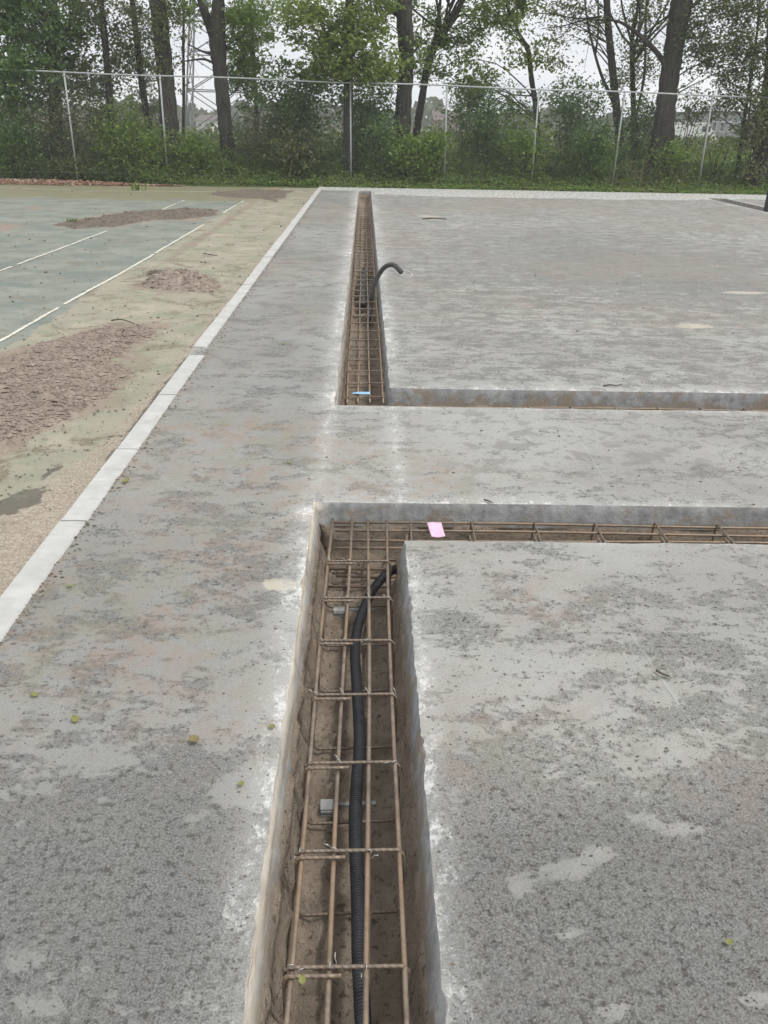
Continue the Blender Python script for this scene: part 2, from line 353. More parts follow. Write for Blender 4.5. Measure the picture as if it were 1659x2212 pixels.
MAT = dict(slab=mat_slab(), face=mat_face(), soil=mat_soil(), court=mat_court(), kerb=mat_kerb(), rebar=mat_rebar(), bar=mat_rebar('bar_mat', .10), bark=mat_bark(), field=mat_field(),
    galv=mat_simple('galvanised_steel_mat', (.42, .44, .44), (.58, .60, .60), 18, .5, .35),
    wire=mat_simple('mesh_wire_mat', (.42, .44, .43), (.55, .57, .56), 3, .5, .3),
    black=mat_simple('black_plastic_mat', (.022, .024, .028), (.040, .042, .048), 30, .42, 0, .0005, spec=.5),
    grey_pl=mat_simple('grey_conduit_mat', (.045, .045, .045), (.075, .073, .070), 30, .5, 0, .0005, spec=.4),
    spacer=mat_simple('spacer_mat', (.26, .27, .265), (.36, .37, .36), 40, .85),
    white_paint=mat_simple('court_line_mat', (.50, .485, .41), (.66, .645, .57), 22, .85),
    pink=mat_simple('pink_paper_mat', (.62, .40, .53), (.70, .50, .62), 60, .8),
    blue=mat_simple('blue_plastic_mat', (.20, .42, .66), (.30, .52, .74), 30, .5),
    steelwire=mat_simple('steel_wire_mat', (.45, .45, .44), (.6, .6, .58), 60, .4, .6),
    pylon=mat_simple('pylon_mat', (.11, .12, .12), (.17, .18, .18), 2, .6, .3),
    wallw=mat_simple('white_wall_mat', (.62, .62, .60), (.72, .72, .70), 2, .85),
    wallb=mat_simple('brick_wall_mat', (.27, .19, .15), (.36, .26, .20), 3, .9),
    wallg=mat_simple('grey_wall_mat', (.25, .26, .27), (.34, .35, .36), 2, .85),
    roof=mat_simple('roof_mat', (.10, .085, .08), (.17, .14, .125), 3, .85),
    glass=mat_simple('window_glass_mat', (.03, .035, .04), (.06, .065, .07), 1, .15, spec=.6),
    vanw=mat_simple('van_paint_mat', (.72, .72, .72), (.78, .78, .78), 2, .35, spec=.5),
    rubber=mat_simple('tyre_mat', (.02, .02, .02), (.035, .035, .035), 20, .8),
    twig=mat_simple('twig_mat', (.055, .043, .034), (.12, .095, .075), 30, .9),
    clod=mat_simple('crumb_mat', (.075, .065, .052), (.19, .16, .13), 12, .95),
    pile=mat_pile('loose_soil_mat', (.25, .202, .165), (.375, .312, .26), (.43, .37, .31)),
    darkpile=mat_pile('dark_soil_mat', (.125, .105, .085), (.20, .168, .135), (.28, .24, .195)),
    litter=mat_leaf('leaf_litter_mat', (.22, .10, .075), (.42, .25, .20), (.48, .36, .30), .1),
    lf_dark=mat_leaf('dark_leaf_mat', (0.090, 0.166, 0.057), (0.171, 0.259, 0.079), (0.140, 0.214, 0.093), .35),  # this and the next four greens brightened for bright light and veiling haze
    lf_mid=mat_leaf('mid_leaf_mat', (0.131, 0.214, 0.061), (0.240, 0.323, 0.083), (0.181, 0.233, 0.093), .4),
    lf_yel=mat_leaf('yellow_green_leaf_mat', (0.161, 0.234, 0.061), (0.292, 0.350, 0.096), (0.190, 0.248, 0.088), .45),
    lf_brn=mat_leaf('olive_leaf_mat', (0.132, 0.157, 0.083), (0.227, 0.227, 0.114), (0.149, 0.193, 0.096), .38),
    lf_gr=mat_leaf('ground_leaf_mat', (0.104, 0.177, 0.054), (0.207, 0.279, 0.086), (0.156, 0.190, 0.074), .38),
    lf_dry=mat_leaf('dry_stem_mat', (.22, .17, .11), (.36, .29, .20), None, .2),
    lf_far=mat_leaf('far_leaf_mat', (.06, .085, .045), (.11, .125, .065), (.13, .115, .075), .3),
    fresh=mat_leaf('fallen_leaf_mat', (.19, .205, .07), (.25, .25, .09), None, .2),
    brownleaf=mat_leaf('dry_fallen_leaf_mat', (.19, .16, .07), (.23, .19, .085), None, .1))

# ------------------------------------------------------------------ slab layout
def line(a, b):
    k = (b[0]-a[0])/(b[1]-a[1]); return lambda y: a[0]+k*(np.asarray(y, float)-a[1])
Y1, Y2, Y3, Y4, YE, YB = 1.893*H, 2.125*H, 3.01*H, 3.247*H, 13.68*H, 14.32*H
Ln, Rn = line(G(520, 2212), G(678, 1090)), line(G(962, 2212), G(875, 1168))
Lf, Rf = line(G(722, 875), G(774, 412)), line(G(845, 868), G(801, 412))
def pw(fn, ff):
    def f(y):
        y = np.asarray(y, float); t = np.clip((y-Y2)/(Y3-Y2), 0, 1)
        return np.where(y <= Y2, fn(y), np.where(y >= Y3, ff(y), fn(Y2)*(1-t)+ff(Y3)*t))
    return f
LX, RX = pw(Ln, Lf), pw(Rn, Rf)
KO = line(G(690, 403), G(0, 1283))                     # outer kerb line
KW = .118
KX = lambda y: KO(y)+KW+.002                           # slab meets the kerb here
XT1, XT2, XEND = 5.20*H, 5.47*H, 11.5*H
SLAB_T, BAT = .125, .022

def seq(a, b, d0, d1):
    out = [a]; d = d0; n = 0
    while out[-1] < b: out.append(out[-1]+d); d = min(d*1.12, d1)
    out = np.array(out); return a+(out-a)*(b-a)/(out[-1]-a)
def uni(a, b, d): return np.linspace(a, b, max(2, int(round((b-a)/d))+1))
rows = np.concatenate([uni(-4, .7, .25)[:-1], uni(.7, Y1, .022)[:-1], uni(Y1, Y2, .022)[:-1], uni(Y2, Y3, .03)[:-1], uni(Y3, Y4, .03)[:-1],
                       uni(Y4, 7, .045)[:-1], uni(7, YE, .13)[:-1], uni(YE, YB, .12)])
uA = 1-seq(0, 1, .012, .05)[::-1][::-1]; uA = np.sort(uA)                       # K..L, fine at L
uB = np.linspace(0, 1, 7)
uC = seq(0, XT1, .022, .22)/XT1
uD = np.linspace(0, 1, 4); uE = seq(0, 1, .03, .2)
cols = []; seg = []
for s_, u in (('A', uA), ('B', uB), ('C', uC), ('D', uD), ('E', uE)):
    for i, t in enumerate(u[:-1]): cols.append((s_, t)); seg.append(s_)
cols.append(('E', 1.0)); seg = np.array(seg)
nr, nc = len(rows), len(cols)
Xg = np.zeros((nr, nc)); Yg = np.repeat(rows[:, None], nc, 1)
k_, l_, r_ = KX(rows), LX(rows), RX(rows)
for j, (s_, t) in enumerate(cols):
    a, b = {'A': (k_, l_), 'B': (l_, r_), 'C': (r_, np.full(nr, XT1)), 'D': (np.full(nr, XT1), np.full(nr, XT2)), 'E': (np.full(nr, XT2), np.full(nr, XEND))}[s_]
    Xg[:, j] = a+(b-a)*t
ym = (rows[:-1]+rows[1:])/2
OPEN = np.zeros((nr-1, nc-1), bool)
isB, isC, isD = seg == 'B', seg == 'C', seg == 'D'
def band(a, b): return (ym > a) & (ym < b)
OPEN |= (band(-9, Y2) | band(Y3, YE))[:, None] & isB[None]
OPEN |= (band(Y1, Y2) | band(Y3, Y4))[:, None] & (isC | isD)[None]
OPEN |= band(Y1, 13.45*H)[:, None] & isD[None]
# vertex normals towards the open cells
NXv, NYv = np.zeros((nr, nc)), np.zeros((nr, nc)); walls = []
for i in range(nr-1):
    for j in range(nc-1):
        if OPEN[i, j]: continue
        if j+1 < nc-1 and OPEN[i, j+1]: walls.append(((i, j+1), (i+1, j+1), 0)); NXv[i, j+1] = NXv[i+1, j+1] = 1
        if j > 0 and OPEN[i, j-1]: walls.append(((i+1, j), (i, j), 1)); NXv[i, j] = NXv[i+1, j] = -1
        if i+1 < nr-1 and OPEN[i+1, j]: walls.append(((i+1, j+1), (i+1, j), 2)); NYv[i+1, j] = NYv[i+1, j+1] = 1
        if i > 0 and OPEN[i-1, j]: walls.append(((i, j), (i, j+1), 3)); NYv[i, j] = NYv[i, j+1] = -1
onEdge = (NXv != 0) | (NYv != 0)
chip = (fbm(Xg*34, Yg*34, 0, 3, 3)-.5)*.012 + np.where(vnoise(Xg*9, Yg*9, 0, 9) > .74, -.012*vnoise(Xg*45, Yg*45, 0, 4), 0)
smoothback = (NYv < 0) & (NXv == 0)
chip = np.where(smoothback, chip*.35, chip)
Xe = Xg + np.where(onEdge, NXv*chip, 0); Ye = Yg + np.where(onEdge, NYv*chip, 0)
Zg = (fbm(Xg*1.3, Yg*1.3, 0, 21, 3)-.5)*.006 + (fbm(Xg*6, Yg*6, 0, 22, 2)-.5)*.003
Zg = Zg - np.where(onEdge, .004, 0)
# stains
dL, dR = np.abs(Xg-LX(Yg)), np.abs(Xg-RX(Yg))
dmid = np.minimum(dL, dR)
inrow = (Yg < Y2+.02) | ((Yg > Y3-.02) & (Yg < YE+.1))
e = np.where(inrow, np.exp(-(dmid/(.085+.006*np.clip(Yg, 0, 12)))**1.5), .8*np.exp(-(dmid/.07)**1.5))
right = Xg > LX(Yg)-.02
for yy, wd, am in ((Y1, .06, .8), (Y2, .11, .95), (Y3, .09, .85), (Y4, .12, 1)):
    e = np.maximum(e, np.where(right, am*np.exp(-np.abs(Yg-yy)/wd), 0))
e = np.maximum(e, np.exp(-np.abs(Xg-XT1)/.10)*(Yg < 13.5*H)); e = np.maximum(e, np.exp(-np.abs(Xg-XT2)/.25)*.9)
e = np.maximum(e, 1.05*smooth(Yg + .35*(fbm(Xg*.8, Yg*.8, 0, 41)-.5), 13.35*H, 13.75*H)*np.where(Xg > LX(Yg)-.55, 1, .55))
e = e*np.clip(.15+1.6*fbm(Xg*3.2, Yg*2.6, 0, 31, 3), 0, 1.15); yb_ = np.where(Xg > RX(Yg)+.1, 12.75*H, 13.55*H)+.35*H*smooth(Xg, 7, 10); e = np.maximum(e, 1.35*smooth(Yg + .9*(fbm(Xg*.5, Yg*.8, 0, 41, 3)-.5), yb_, yb_+.30*H))
d = np.zeros_like(Xg)
def blob(cx, cy, rx, ry):
    c = G(cx, cy); sx = abs(G(cx+rx, cy)[0]-c[0]); sy = abs(G(cx, cy+ry)[1]-c[1])
    return np.exp(-(((Xg-c[0])/sx)**2+((Yg-c[1])/sy)**2)*1.2)
d += (.10+.12*(Xg > RX(Yg)))*smooth(Yg+.9*(fbm(Xg*1.3, Yg*1.3, 0, 141, 3)-.5), 2.3, 1.2)+.03*smooth(Yg, 4, 2)+.55*(fbm(Xg*1.6+3, Yg*1.6, 0, 51, 3)-.5)*smooth(Yg, 5, 2)
d += .45*blob(1450, 2000, 420, 330)+.35*blob(1100, 1700, 160, 160)+.3*blob(430, 1950, 200, 220)+.25*blob(250, 1850, 250, 200)+.25*blob(1300, 560, 400, 80)+.15*blob(1500, 620, 300, 60)
isl = np.maximum.reduce([blob(1235, 1880, 42, 26), blob(1295, 1845, 34, 24), blob(1450, 1795, 44, 26), blob(1415, 1770, 26, 20), blob(1112, 1916, 18, 20), blob(1222, 2014, 30, 14), blob(1275, 2040, 8, 16), blob(1340, 2180, 16, 22), blob(1640, 2160, 30, 24), blob(1190, 2150, 10, 30), blob(520, 1700, 60, 30)*.8, blob(560, 1500, 90, 50)*.8])
d -= 1.1*isl+.2*blob(1000, 1450, 130, 80)+.2*blob(1200, 960, 500, 120)
t_ = .85*smooth(fbm(Xg*.75, Yg*.75, 0, 61, 4), .42, .68)+.25*(Xg < LX(Yg))*smooth(fbm(Xg*1.5, Yg*1.5, 0, 62, 3), .45, .6)
t_ += .5*blob(1050, 1650, 160, 90)+.4*blob(1200, 1300, 250, 60)+.45*blob(500, 900, 150, 50)+.35*blob(300, 1350, 200, 120)+.35*blob(1100, 440, 260, 18)+.3*blob(900, 750, 90, 50)+.3*blob(560, 760, 120, 60)
t_ *= np.where(Xg > RX(Yg), .25+.75*smooth(Yg, 1.45, 1.9), 1); t_ += .8*np.exp(-np.abs(Xg-KX(Yg))/.05)
tone = .62*smooth(LX(Yg)-Xg, -.02, .25)*(.6+.8*fbm(Xg*.7, Yg*.7, 0, 131, 3))+1.0*smooth(Yg+.7*(fbm(Xg*1.5, Yg*1.5, 0, 133, 3)-.5), 1.95, 1.45)*np.where(Xg > RX(Yg), .85, .15)*(1-.9*isl)
tone += .25*smooth(fbm(Xg*.5, Yg*.9, 0, 132, 3), .45, .6)
d -= .04*(Xg < LX(Yg))*smooth(Yg, 2.2, 4)
d += .02*(Xg > RX(Yg))*smooth(Yg, Y4, Y4+1.5)-.05*(Xg > RX(Yg))*smooth(Yg, 1.7, 2.2)*(Yg < Y1)
s_at = 1.2*blob(605, 1262, 48, 16)+1.1*blob(1498, 704, 66, 5.5)+1.2*blob(1610, 633, 60, 3.5)+1.1*blob(1530, 647, 16, 4)+.9*blob(1003, 628, 20, 2.6)+.9*blob(1037, 635, 22, 2.6)
s_at += .8*blob(925, 467, 40, 3)+.7*blob(1580, 443, 28, 3)
idx = np.arange(nr*nc).reshape(nr, nc)
cells = np.stack([idx[:-1, :-1], idx[:-1, 1:], idx[1:, 1:], idx[1:, :-1]], -1)[~OPEN]
slab = np_mesh('concrete_slab', np.stack([Xe, Ye, Zg], -1).reshape(-1, 3), cells, MAT['slab'],
               attrs=dict(edge=e.ravel(), dark=d.ravel(), tint=t_.ravel(), sand=s_at.ravel(), tone=tone.ravel()))
prop(slab, kind='structure')
slab.data.materials[0] = MAT['slab']

def wall_mesh(name, depths, offs, mat, noise_amp, parent, extra=None, freq=18):
    """strip hanging below every cut edge; offs = how far each ring stands out into the opening"""
    used = sorted({v for w in walls for v in w[:2]}); vid = {v: n for n, v in enumerate(used)}
    ij = np.array(used); X1, Y1_, Z0 = Xe[ij[:, 0], ij[:, 1]], Ye[ij[:, 0], ij[:, 1]], Zg[ij[:, 0], ij[:, 1]]; XB, YB_ = Xg[ij[:, 0], ij[:, 1]], Yg[ij[:, 0], ij[:, 1]]
    nx, ny = NXv[ij[:, 0], ij[:, 1]], NYv[ij[:, 0], ij[:, 1]]; n = len(used); V = []; so_ = []; pa = []
    for q, (z, o) in enumerate(zip(depths, offs)):
        kk = 1.0 if z == 0 else (.55 if z > -.02 else .12); X0, Y0 = XB+(X1-XB)*kk, YB_+(Y1_-YB_)*kk
        nn = (fbm(X0*freq, Y0*freq, z*freq, 71, 4)-.5)*2*noise_amp*(0 if (q == 0 and z == 0) else 1)
        V.append(np.stack([X0+nx*(o+nn), Y0+ny*(o+nn), (Z0 if z == 0 else 0)+z+0*X0], -1))
        so_.append(np.where(nx > 0, .30, np.where(ny > 0, .2, np.where(ny < 0, .10+.50*fbm(X0*1.4, Y0, 0, 5, 3), .20+.25*fbm(X0*2, Y0*1.3, 0, 6, 2)))) + .25*(-z/.125)**3)  # last term browns the -x faces to darken their sunless side
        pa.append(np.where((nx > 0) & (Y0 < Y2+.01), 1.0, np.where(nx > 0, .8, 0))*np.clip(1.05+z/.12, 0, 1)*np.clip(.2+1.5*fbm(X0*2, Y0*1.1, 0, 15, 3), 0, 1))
    V = np.concatenate(V); Q = []
    for a, b, s in walls:
        for q in range(len(depths)-1):
            Q.append((vid[a]+q*n, vid[b]+q*n, vid[b]+(q+1)*n, vid[a]+(q+1)*n))
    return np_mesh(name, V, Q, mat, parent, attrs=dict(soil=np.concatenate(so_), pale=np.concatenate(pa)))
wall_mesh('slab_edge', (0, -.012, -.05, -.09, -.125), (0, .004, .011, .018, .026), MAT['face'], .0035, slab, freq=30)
ts = wall_mesh('trench_soil', (-.108, -.125, -.16, -.20, -.24, -.28, -.31, -.36), (.010, .030, .034, .040, .047, .058, .075, .12), MAT['soil'], .026, None, freq=15)
prop(ts, kind='structure')
def floor_patch(x0, x1, y0, y1, d, name='trench_floor'):
    xs, ys = uni(x0, x1, d), uni(y0, y1, d); X, Y = np.meshgrid(xs, ys)
    Z = -.335 + (fbm(X*5, Y*5, 0, 81, 3)-.5)*.05 + (fbm(X*24, Y*24, 0, 82, 3)-.5)*.035 + .030*np.abs(fbm(X*16, Y*16, 3, 83, 3)-.5)*2+np.where(fbm(X*13, Y*13, 9, 84, 2) > .60, .014, 0)
    i = np.arange(X.size).reshape(X.shape); Q = np.stack([i[:-1, :-1], i[:-1, 1:], i[1:, 1:], i[1:, :-1]], -1).reshape(-1, 4)
    o = np_mesh(name, np.stack([X, Y, Z], -1).reshape(-1, 3), Q, MAT['soil']); prop(o, kind='structure')
floor_patch(-.42, .30, -4, Y2+.12, .017)
floor_patch(.30, XT2+.15, Y1-.12, Y2+.12, .03)
floor_patch(-.65, .30, Y3-.12, YE+.15, .045)
floor_patch(.30, XT2+.15, Y3-.12, Y4+.12, .06)
floor_patch(XT1-.12, XT2+.12, Y4+.12, 13.5*H+.15, .12)

# ------------------------------------------------------------------ kerb of pale stones
kerb = empty('kerb', (float(KO(5))+KW/2, 5, 0), 'pale concrete kerb between the slab and the old court, in one long row of stones', 'kerb')
gapf, gapn = float(G(426, 752)[1]), float(G(435, 768)[1])
js = []
y = gapn
near_j = [gapn, float(G(374, 854)[1]), float(G(374, 854)[1])-1.02, float(G(160, 1128)[1]), 2.2, 1.2, .2, -.8, -1.8]
js += [(near_j[i+1], near_j[i]) for i in range(len(near_j)-1)]
far_j = [gapf, float(G(472, 703)[1])]
while far_j[-1] < YB-.1: far_j.append(min(far_j[-1]+1.02, YB))
js += [(far_j[i], far_j[i+1]) for i in range(len(far_j)-1)]
for a, b in js:
    n = 26; t = np.linspace(a+.006, b-.006, n); jx = random.uniform(-.004, .004)+(.016 if b <= gapn+.01 else -.004); jz = random.uniform(-.003, .004)+.008
    xo = KO(t)+jx; xi = xo+KW-.002+(.012 if b <= gapn+.01 else 0); rb = .005
    chipn = np.maximum(0, vnoise(t*9, t*0+a, 0, 12)-.68)*.03 + (vnoise(t*30, t*0+a, 0, 14)-.3)*.008
    prof = [(xo, -.18), (xo, jz-rb), (xo+rb, jz), (xi-rb-chipn, jz), (xi-chipn*.7, jz-rb-.004), (xi, -.18)]
    V = np.stack([np.stack([px+0*t, t, np.broadcast_to(pz, t.shape)], -1) for px, pz in prof], 1).reshape(-1, 3)
    Q = [(i*6+q, (i+1)*6+q, (i+1)*6+(q+1) % 6, i*6+(q+1) % 6) for i in range(n-1) for q in range(6)]
    mb = MB(); mb.add(V, [q[::-1] for q in Q] + [tuple(range(6))[::-1], tuple((n-1)*6+q for q in range(6))]); mb.build('kerb_stone', MAT['kerb'], kerb)
gp = np_mesh('concrete_patch', np.stack([np.array([KO(gapn)+.004, KX(gapn)+.004, KX(gapf)+.004, KO(gapf)+.004]), np.array([gapn, gapn, gapf, gapf]), np.array([.0045]*4)], -1), [(0, 1, 2, 3)], MAT['slab'])
prop(gp, kind='structure')

# ------------------------------------------------------------------ old court on the left
def polysd(px, pts):
    """signed distance (positive inside) of grid points to a polygon given in picture units on the court plane"""
    P = np.array([G(a, b, -.05)[:2] for a, b in pts]); x, y = px; dmin = np.full(x.shape, 1e9); ins = np.zeros(x.shape, bool)
    for i in range(len(P)):
        a, b = P[i], P[(i+1) % len(P)]; ab = b-a
        t = np.clip(((x-a[0])*ab[0]+(y-a[1])*ab[1])/(ab@ab), 0, 1)
        dmin = np.minimum(dmin, np.hypot(x-a[0]-t*ab[0], y-a[1]-t*ab[1]))
        cond = ((a[1] > y) != (b[1] > y)) & (x < (b[0]-a[0])*(y-a[1])/(b[1]-a[1]+1e-12)+a[0]); ins ^= cond
    return np.where(ins, dmin, -dmin)
CZ = -.05
POLY = dict(
  spread=[(-60, 790), (40, 752), (110, 728), (240, 698), (335, 699), (342, 718), (300, 752), (312, 790), (270, 858), (190, 900), (110, 942), (0, 985), (-120, 1040), (-150, 850)],
  strip=[(95, 488), (170, 476), (265, 459), (360, 453), (470, 454), (482, 465), (400, 476), (330, 476), (250, 490), (150, 497)],
  mound=[(285, 617), (335, 602), (380, 597), (420, 594), (460, 607), (474, 615), (440, 630), (375, 632), (310, 626)],
  mound2=[(300, 592), (345, 581), (382, 588), (350, 602), (310, 606)],
  back=[(440, 416), (540, 409), (640, 412), (610, 440), (530, 430), (470, 428)],
  oval=[(48, 449), (85, 445), (122, 449), (85, 453)],
  leftstrip=[(-80, 483), (40, 481), (70, 490), (20, 500), (-80, 505)])
xs = np.concatenate([uni(-15, -5, .12)[:-1], uni(-5, float(KO(0)), .035)]); ys = np.concatenate([uni(-4, 2, .3)[:-1], uni(2, 12, .04)[:-1], uni(12, YB+.25, .10)])
X, Y = np.meshgrid(xs, ys); k0 = KO(Y); X = np.where(X > -5, -5+(X+5)*(k0+.0+5-.008)/(float(KO(0))+5), X)
wob = (fbm(X*1.7, Y*1.7, 0, 91, 4)-.5)
def pm(key, soft=.15, w=.5, k_=2.0): return np.clip(.5+(polysd((X, Y), POLY[key])+wob*w*1.5)/(2*soft*k_), 0, 1)
dirt = np.maximum.reduce([pm('spread', .12, .5), pm('strip', .2, .5)*.95, pm('mound', .12, .3), pm('mound2', .15, .4)*.8, pm('back', .3, .9)*.75, pm('leftstrip', .2, .4)*.9, pm('oval', .1, .2)*.9])
line1 = float(G(330, 548, CZ)[0])
track = np.exp(-((X-(line1+.35))/.16)**2)*smooth(Y, 9, 12)*.62; dirt = np.maximum(dirt, track*(.6+.8*fbm(X*2, Y*.6, 0, 93)))
pale = smooth(X+.25*wob, line1-.05, line1+.15)*.95
pale = np.maximum(pale, .35*fbm(X*.5, Y*1.4, 0, 95)*smooth(Y, 10, 13))
pale *= 1-.0*Y
moss = .85*smooth(Y+1.0*wob, 18.8, 21.2)*smooth(X, -1.9, -3.2) + .35*smooth(fbm(X*1.1, Y*1.1, 5, 96), .5, .7)*(X > line1)
dk = KO(Y)-X
sandy = np.clip(1.1-dk/(.14+.40*smooth(Y, 6.0, 2.5))+.7*wob, 0, 1)
dark_patch = np.zeros_like(X)
for pts in ([(0, 1095), (40, 1060), (112, 1042), (100, 1062), (60, 1092), (15, 1112)], [(115, 975), (150, 950), (200, 935), (185, 955), (130, 980)], [(90, 1020), (140, 1000), (135, 1015), (100, 1028)]):
    dark_patch = np.maximum(dark_patch, np.clip(.5+(polysd((X, Y), pts)+wob*.30+(fbm(X*9, Y*9, 0, 143, 4)-.5)*.22)/.10, 0, 1))
dark_patch = np.maximum(dark_patch, 1.0*np.exp(-dk/.06)*(.45+.9*fbm(X*3, Y*3, 0, 135, 3))*smooth(Y, 2.5, 5))
Z = CZ+(fbm(X*1.2, Y*1.2, 0, 97, 3)-.5)*.02+dirt*.012*fbm(X*14, Y*14, 0, 98, 2)+sandy*.02*fbm(X*10, Y*10, 0, 99, 2)
i = np.arange(X.size).reshape(X.shape); Q = np.stack([i[:-1, :-1], i[:-1, 1:], i[1:, 1:], i[1:, :-1]], -1).reshape(-1, 4)
court = np_mesh('old_court', np.stack([X, Y, Z], -1).reshape(-1, 3), Q, MAT['court'], attrs=dict(dirt=dirt.ravel(), pale=pale.ravel(), moss=moss.ravel(), dark_patch=dark_patch.ravel(), sandy=sandy.ravel()))
prop(court, kind='structure')
def court_line(a, b, w=.045):
    A, B = G(*a, CZ+.018), G(*b, CZ+.018); L = np.linalg.norm(B-A); n = int(L/.04)+2; u = (B-A)/L; v = np.array([-u[1], u[0], 0]); V = []; Q = []
    for q in range(n):
        P = A+(B-A)*q/(n-1); j1, j2 = random.uniform(.6, 1.1)*w/2, random.uniform(.6, 1.1)*w/2
        z = CZ+(float(fbm(P[0]*1.2, P[1]*1.2, 0, 97, 3))-.5)*.02+.006; V += [(*(P+v*j1)[:2], z), (*(P-v*j2)[:2], z)]
    for q in range(n-1):
        if fbm(np.array(q*.11), np.array(A[1]), 0, 7, 3) < .74: Q.append((2*q, 2*q+1, 2*q+3, 2*q+2))
    o = np_mesh('court_line', V, Q, MAT['white_paint'], court)
court_line((-40, 755), (332, 547)); court_line((335, 545), (440, 483)); court_line((482, 458), (526, 433))
court_line((-80, 612), (232, 497)); court_line((340, 455), (398, 431)); court_line((180, 411), (520, 413), .06); court_line((0, 404), (150, 409), .05)

def pile(name, key, hgt, mat, label, soft=.35, rough=.5, group=None, clods=0):
    P = np.array([G(a, b, CZ)[:2] for a, b in POLY[key]]); lo, hi = P.min(0)-.1, P.max(0)+.1
    lo = np.maximum(lo, (-9, -9)); step = max(.014, (hi-lo).max()/210); X, Y = np.meshgrid(uni(lo[0], hi[0], step), uni(lo[1], hi[1], step))
    X = X+(fbm(X*50, Y*50, 0, 3, 1)-.5)*step*.8
    w = (fbm(X*2.2, Y*2.2, 0, 91, 4)-.5)*.35; s = polysd((X, Y), POLY[key])+w
    hh = hgt*smooth(s, -.03, soft)*(.35+1.1*fbm(X*2.3, Y*2.3, 0, 55, 3))
    Z = CZ+hh*(1+rough*(fbm(X*9, Y*9, 0, 57, 3)-.5)*2)+np.where(hh > .004, (fbm(X*11, Y*11, 0, 58, 5)-.5)*.048*min(1, hgt/.10)+.012*(vnoise(X*60, Y*60, 0, 59)-.5), 0)-.006
    i = np.arange(X.size).reshape(X.shape); Q = np.stack([i[:-1, :-1], i[:-1, 1:], i[1:, 1:], i[1:, :-1]], -1).reshape(-1, 4)
    Q = Q[(hh.ravel()[Q] > .003).any(1)]
    c = np.array([P[:, 0].mean(), P[:, 1].mean(), CZ])
    root = empty(name, c, label, 'soil pile', group)
    np_mesh('earth', np.stack([X, Y, Z], -1).reshape(-1, 3), Q, mat, root)
    if clods:
        ok = np.argwhere(hh > .01); pick = ok[RNG.integers(0, len(ok), clods)]; mb = MB()
        for a, b in pick: crumb(mb, (X[a, b], Y[a, b], Z[a, b]+.003), abs(RNG.normal(0, .008))+.004+.03*(RNG.random() > .985))
        prop(mb.build('clods', mat, root), kind='stuff')
_ICO = None
def crumb(mb, c, s):
    V = np.array([(1, 0, 0), (-1, 0, 0), (0, 1, 0), (0, -1, 0), (0, 0, .8), (0, 0, -.6)], float)
    V = V*(.55+.9*RNG.random((6, 1)))*s; a = RNG.random()*6.28; ca, sa = math.cos(a), math.sin(a)
    V = V @ np.array([[ca, sa, 0], [-sa, ca, 0], [0, 0, 1]]); V = V*np.array([1.2, .8, .7])
    mb.add(V+np.array(c), [(0, 2, 4), (2, 1, 4), (1, 3, 4), (3, 0, 4), (2, 0, 5), (1, 2, 5), (3, 1, 5), (0, 3, 5)])
pile('soil_spread', 'spread', .05, MAT['pile'], 'broad low spread of brown soil on the near left court', .5, .5, clods=9000)
pile('soil_mound', 'mound', .13, MAT['pile'], 'small mound of loose brown earth on the court beside the kerb', .3, .45, clods=1100)
pile('soil_strip', 'strip', .05, MAT['darkpile'], 'long dark strip of soil lying across both white court lines', .3, .6, clods=900)
pile('soil_heap', 'mound2', .04, MAT['darkpile'], 'thin dark scatter of earth just behind the small mound', .3, .6, clods=120)
pile('soil_scatter', 'back', .035, MAT['darkpile'], 'flat scatter of soil at the far corner of the court by the slab', .4, .7, clods=160)

# ------------------------------------------------------------------ reinforcement cages
def add_bar(parent, mesh_cache, key, path, rad, sides=8):
    if key not in mesh_cache:
        mb = MB(); mb.tube(path, rad, sides); o = mb.build('steel_bar', MAT['rebar'], parent, smooth_sh=True); mesh_cache[key] = o
        return o
    o = mesh_cache[key].copy(); link(o, parent); return o
def stirrup_path(w, h):
    """local: x across 0..w, y along, z 0..-h ; one bent bar with an overlapping tail"""
    pts = [(.46*w, -.022, 0), (.02*w, -.022, 0), (0, -.022, -.018), (-.001, -.016, -h+.015), (.015, -.014, -h), (w-.015, -.008, -h), (w, -.006, -h+.015), (w, 0, -.015), (w-.013, 0, 0), (.3*w, 0, 0), (.012, 0, 0), (0, .001, -.012), (.004, .002, -.07)]
    out = []
    for a, b in zip(pts[:-1], pts[1:]):
        a, b = np.array(a), np.array(b)
        for t in np.linspace(0, 1, 4, endpoint=False): out.append(a+(b-a)*t)
    out.append(np.array(pts[-1])); return np.array(out)
ZT, CH = -.072, .215
def bar_y(p0, p1, y0, y1, z, wob=.0045):
    A, B = G(*p0, z), G(*p1, z); k = (B[0]-A[0])/(B[1]-A[1]); t = np.linspace(y0, y1, 14); ph = random.random()*9
    return np.stack([A[0]+k*(t-A[1])+wob*np.sin(t*2.1+ph), t, z+wob*np.sin(t*1.7+ph*2)], -1)
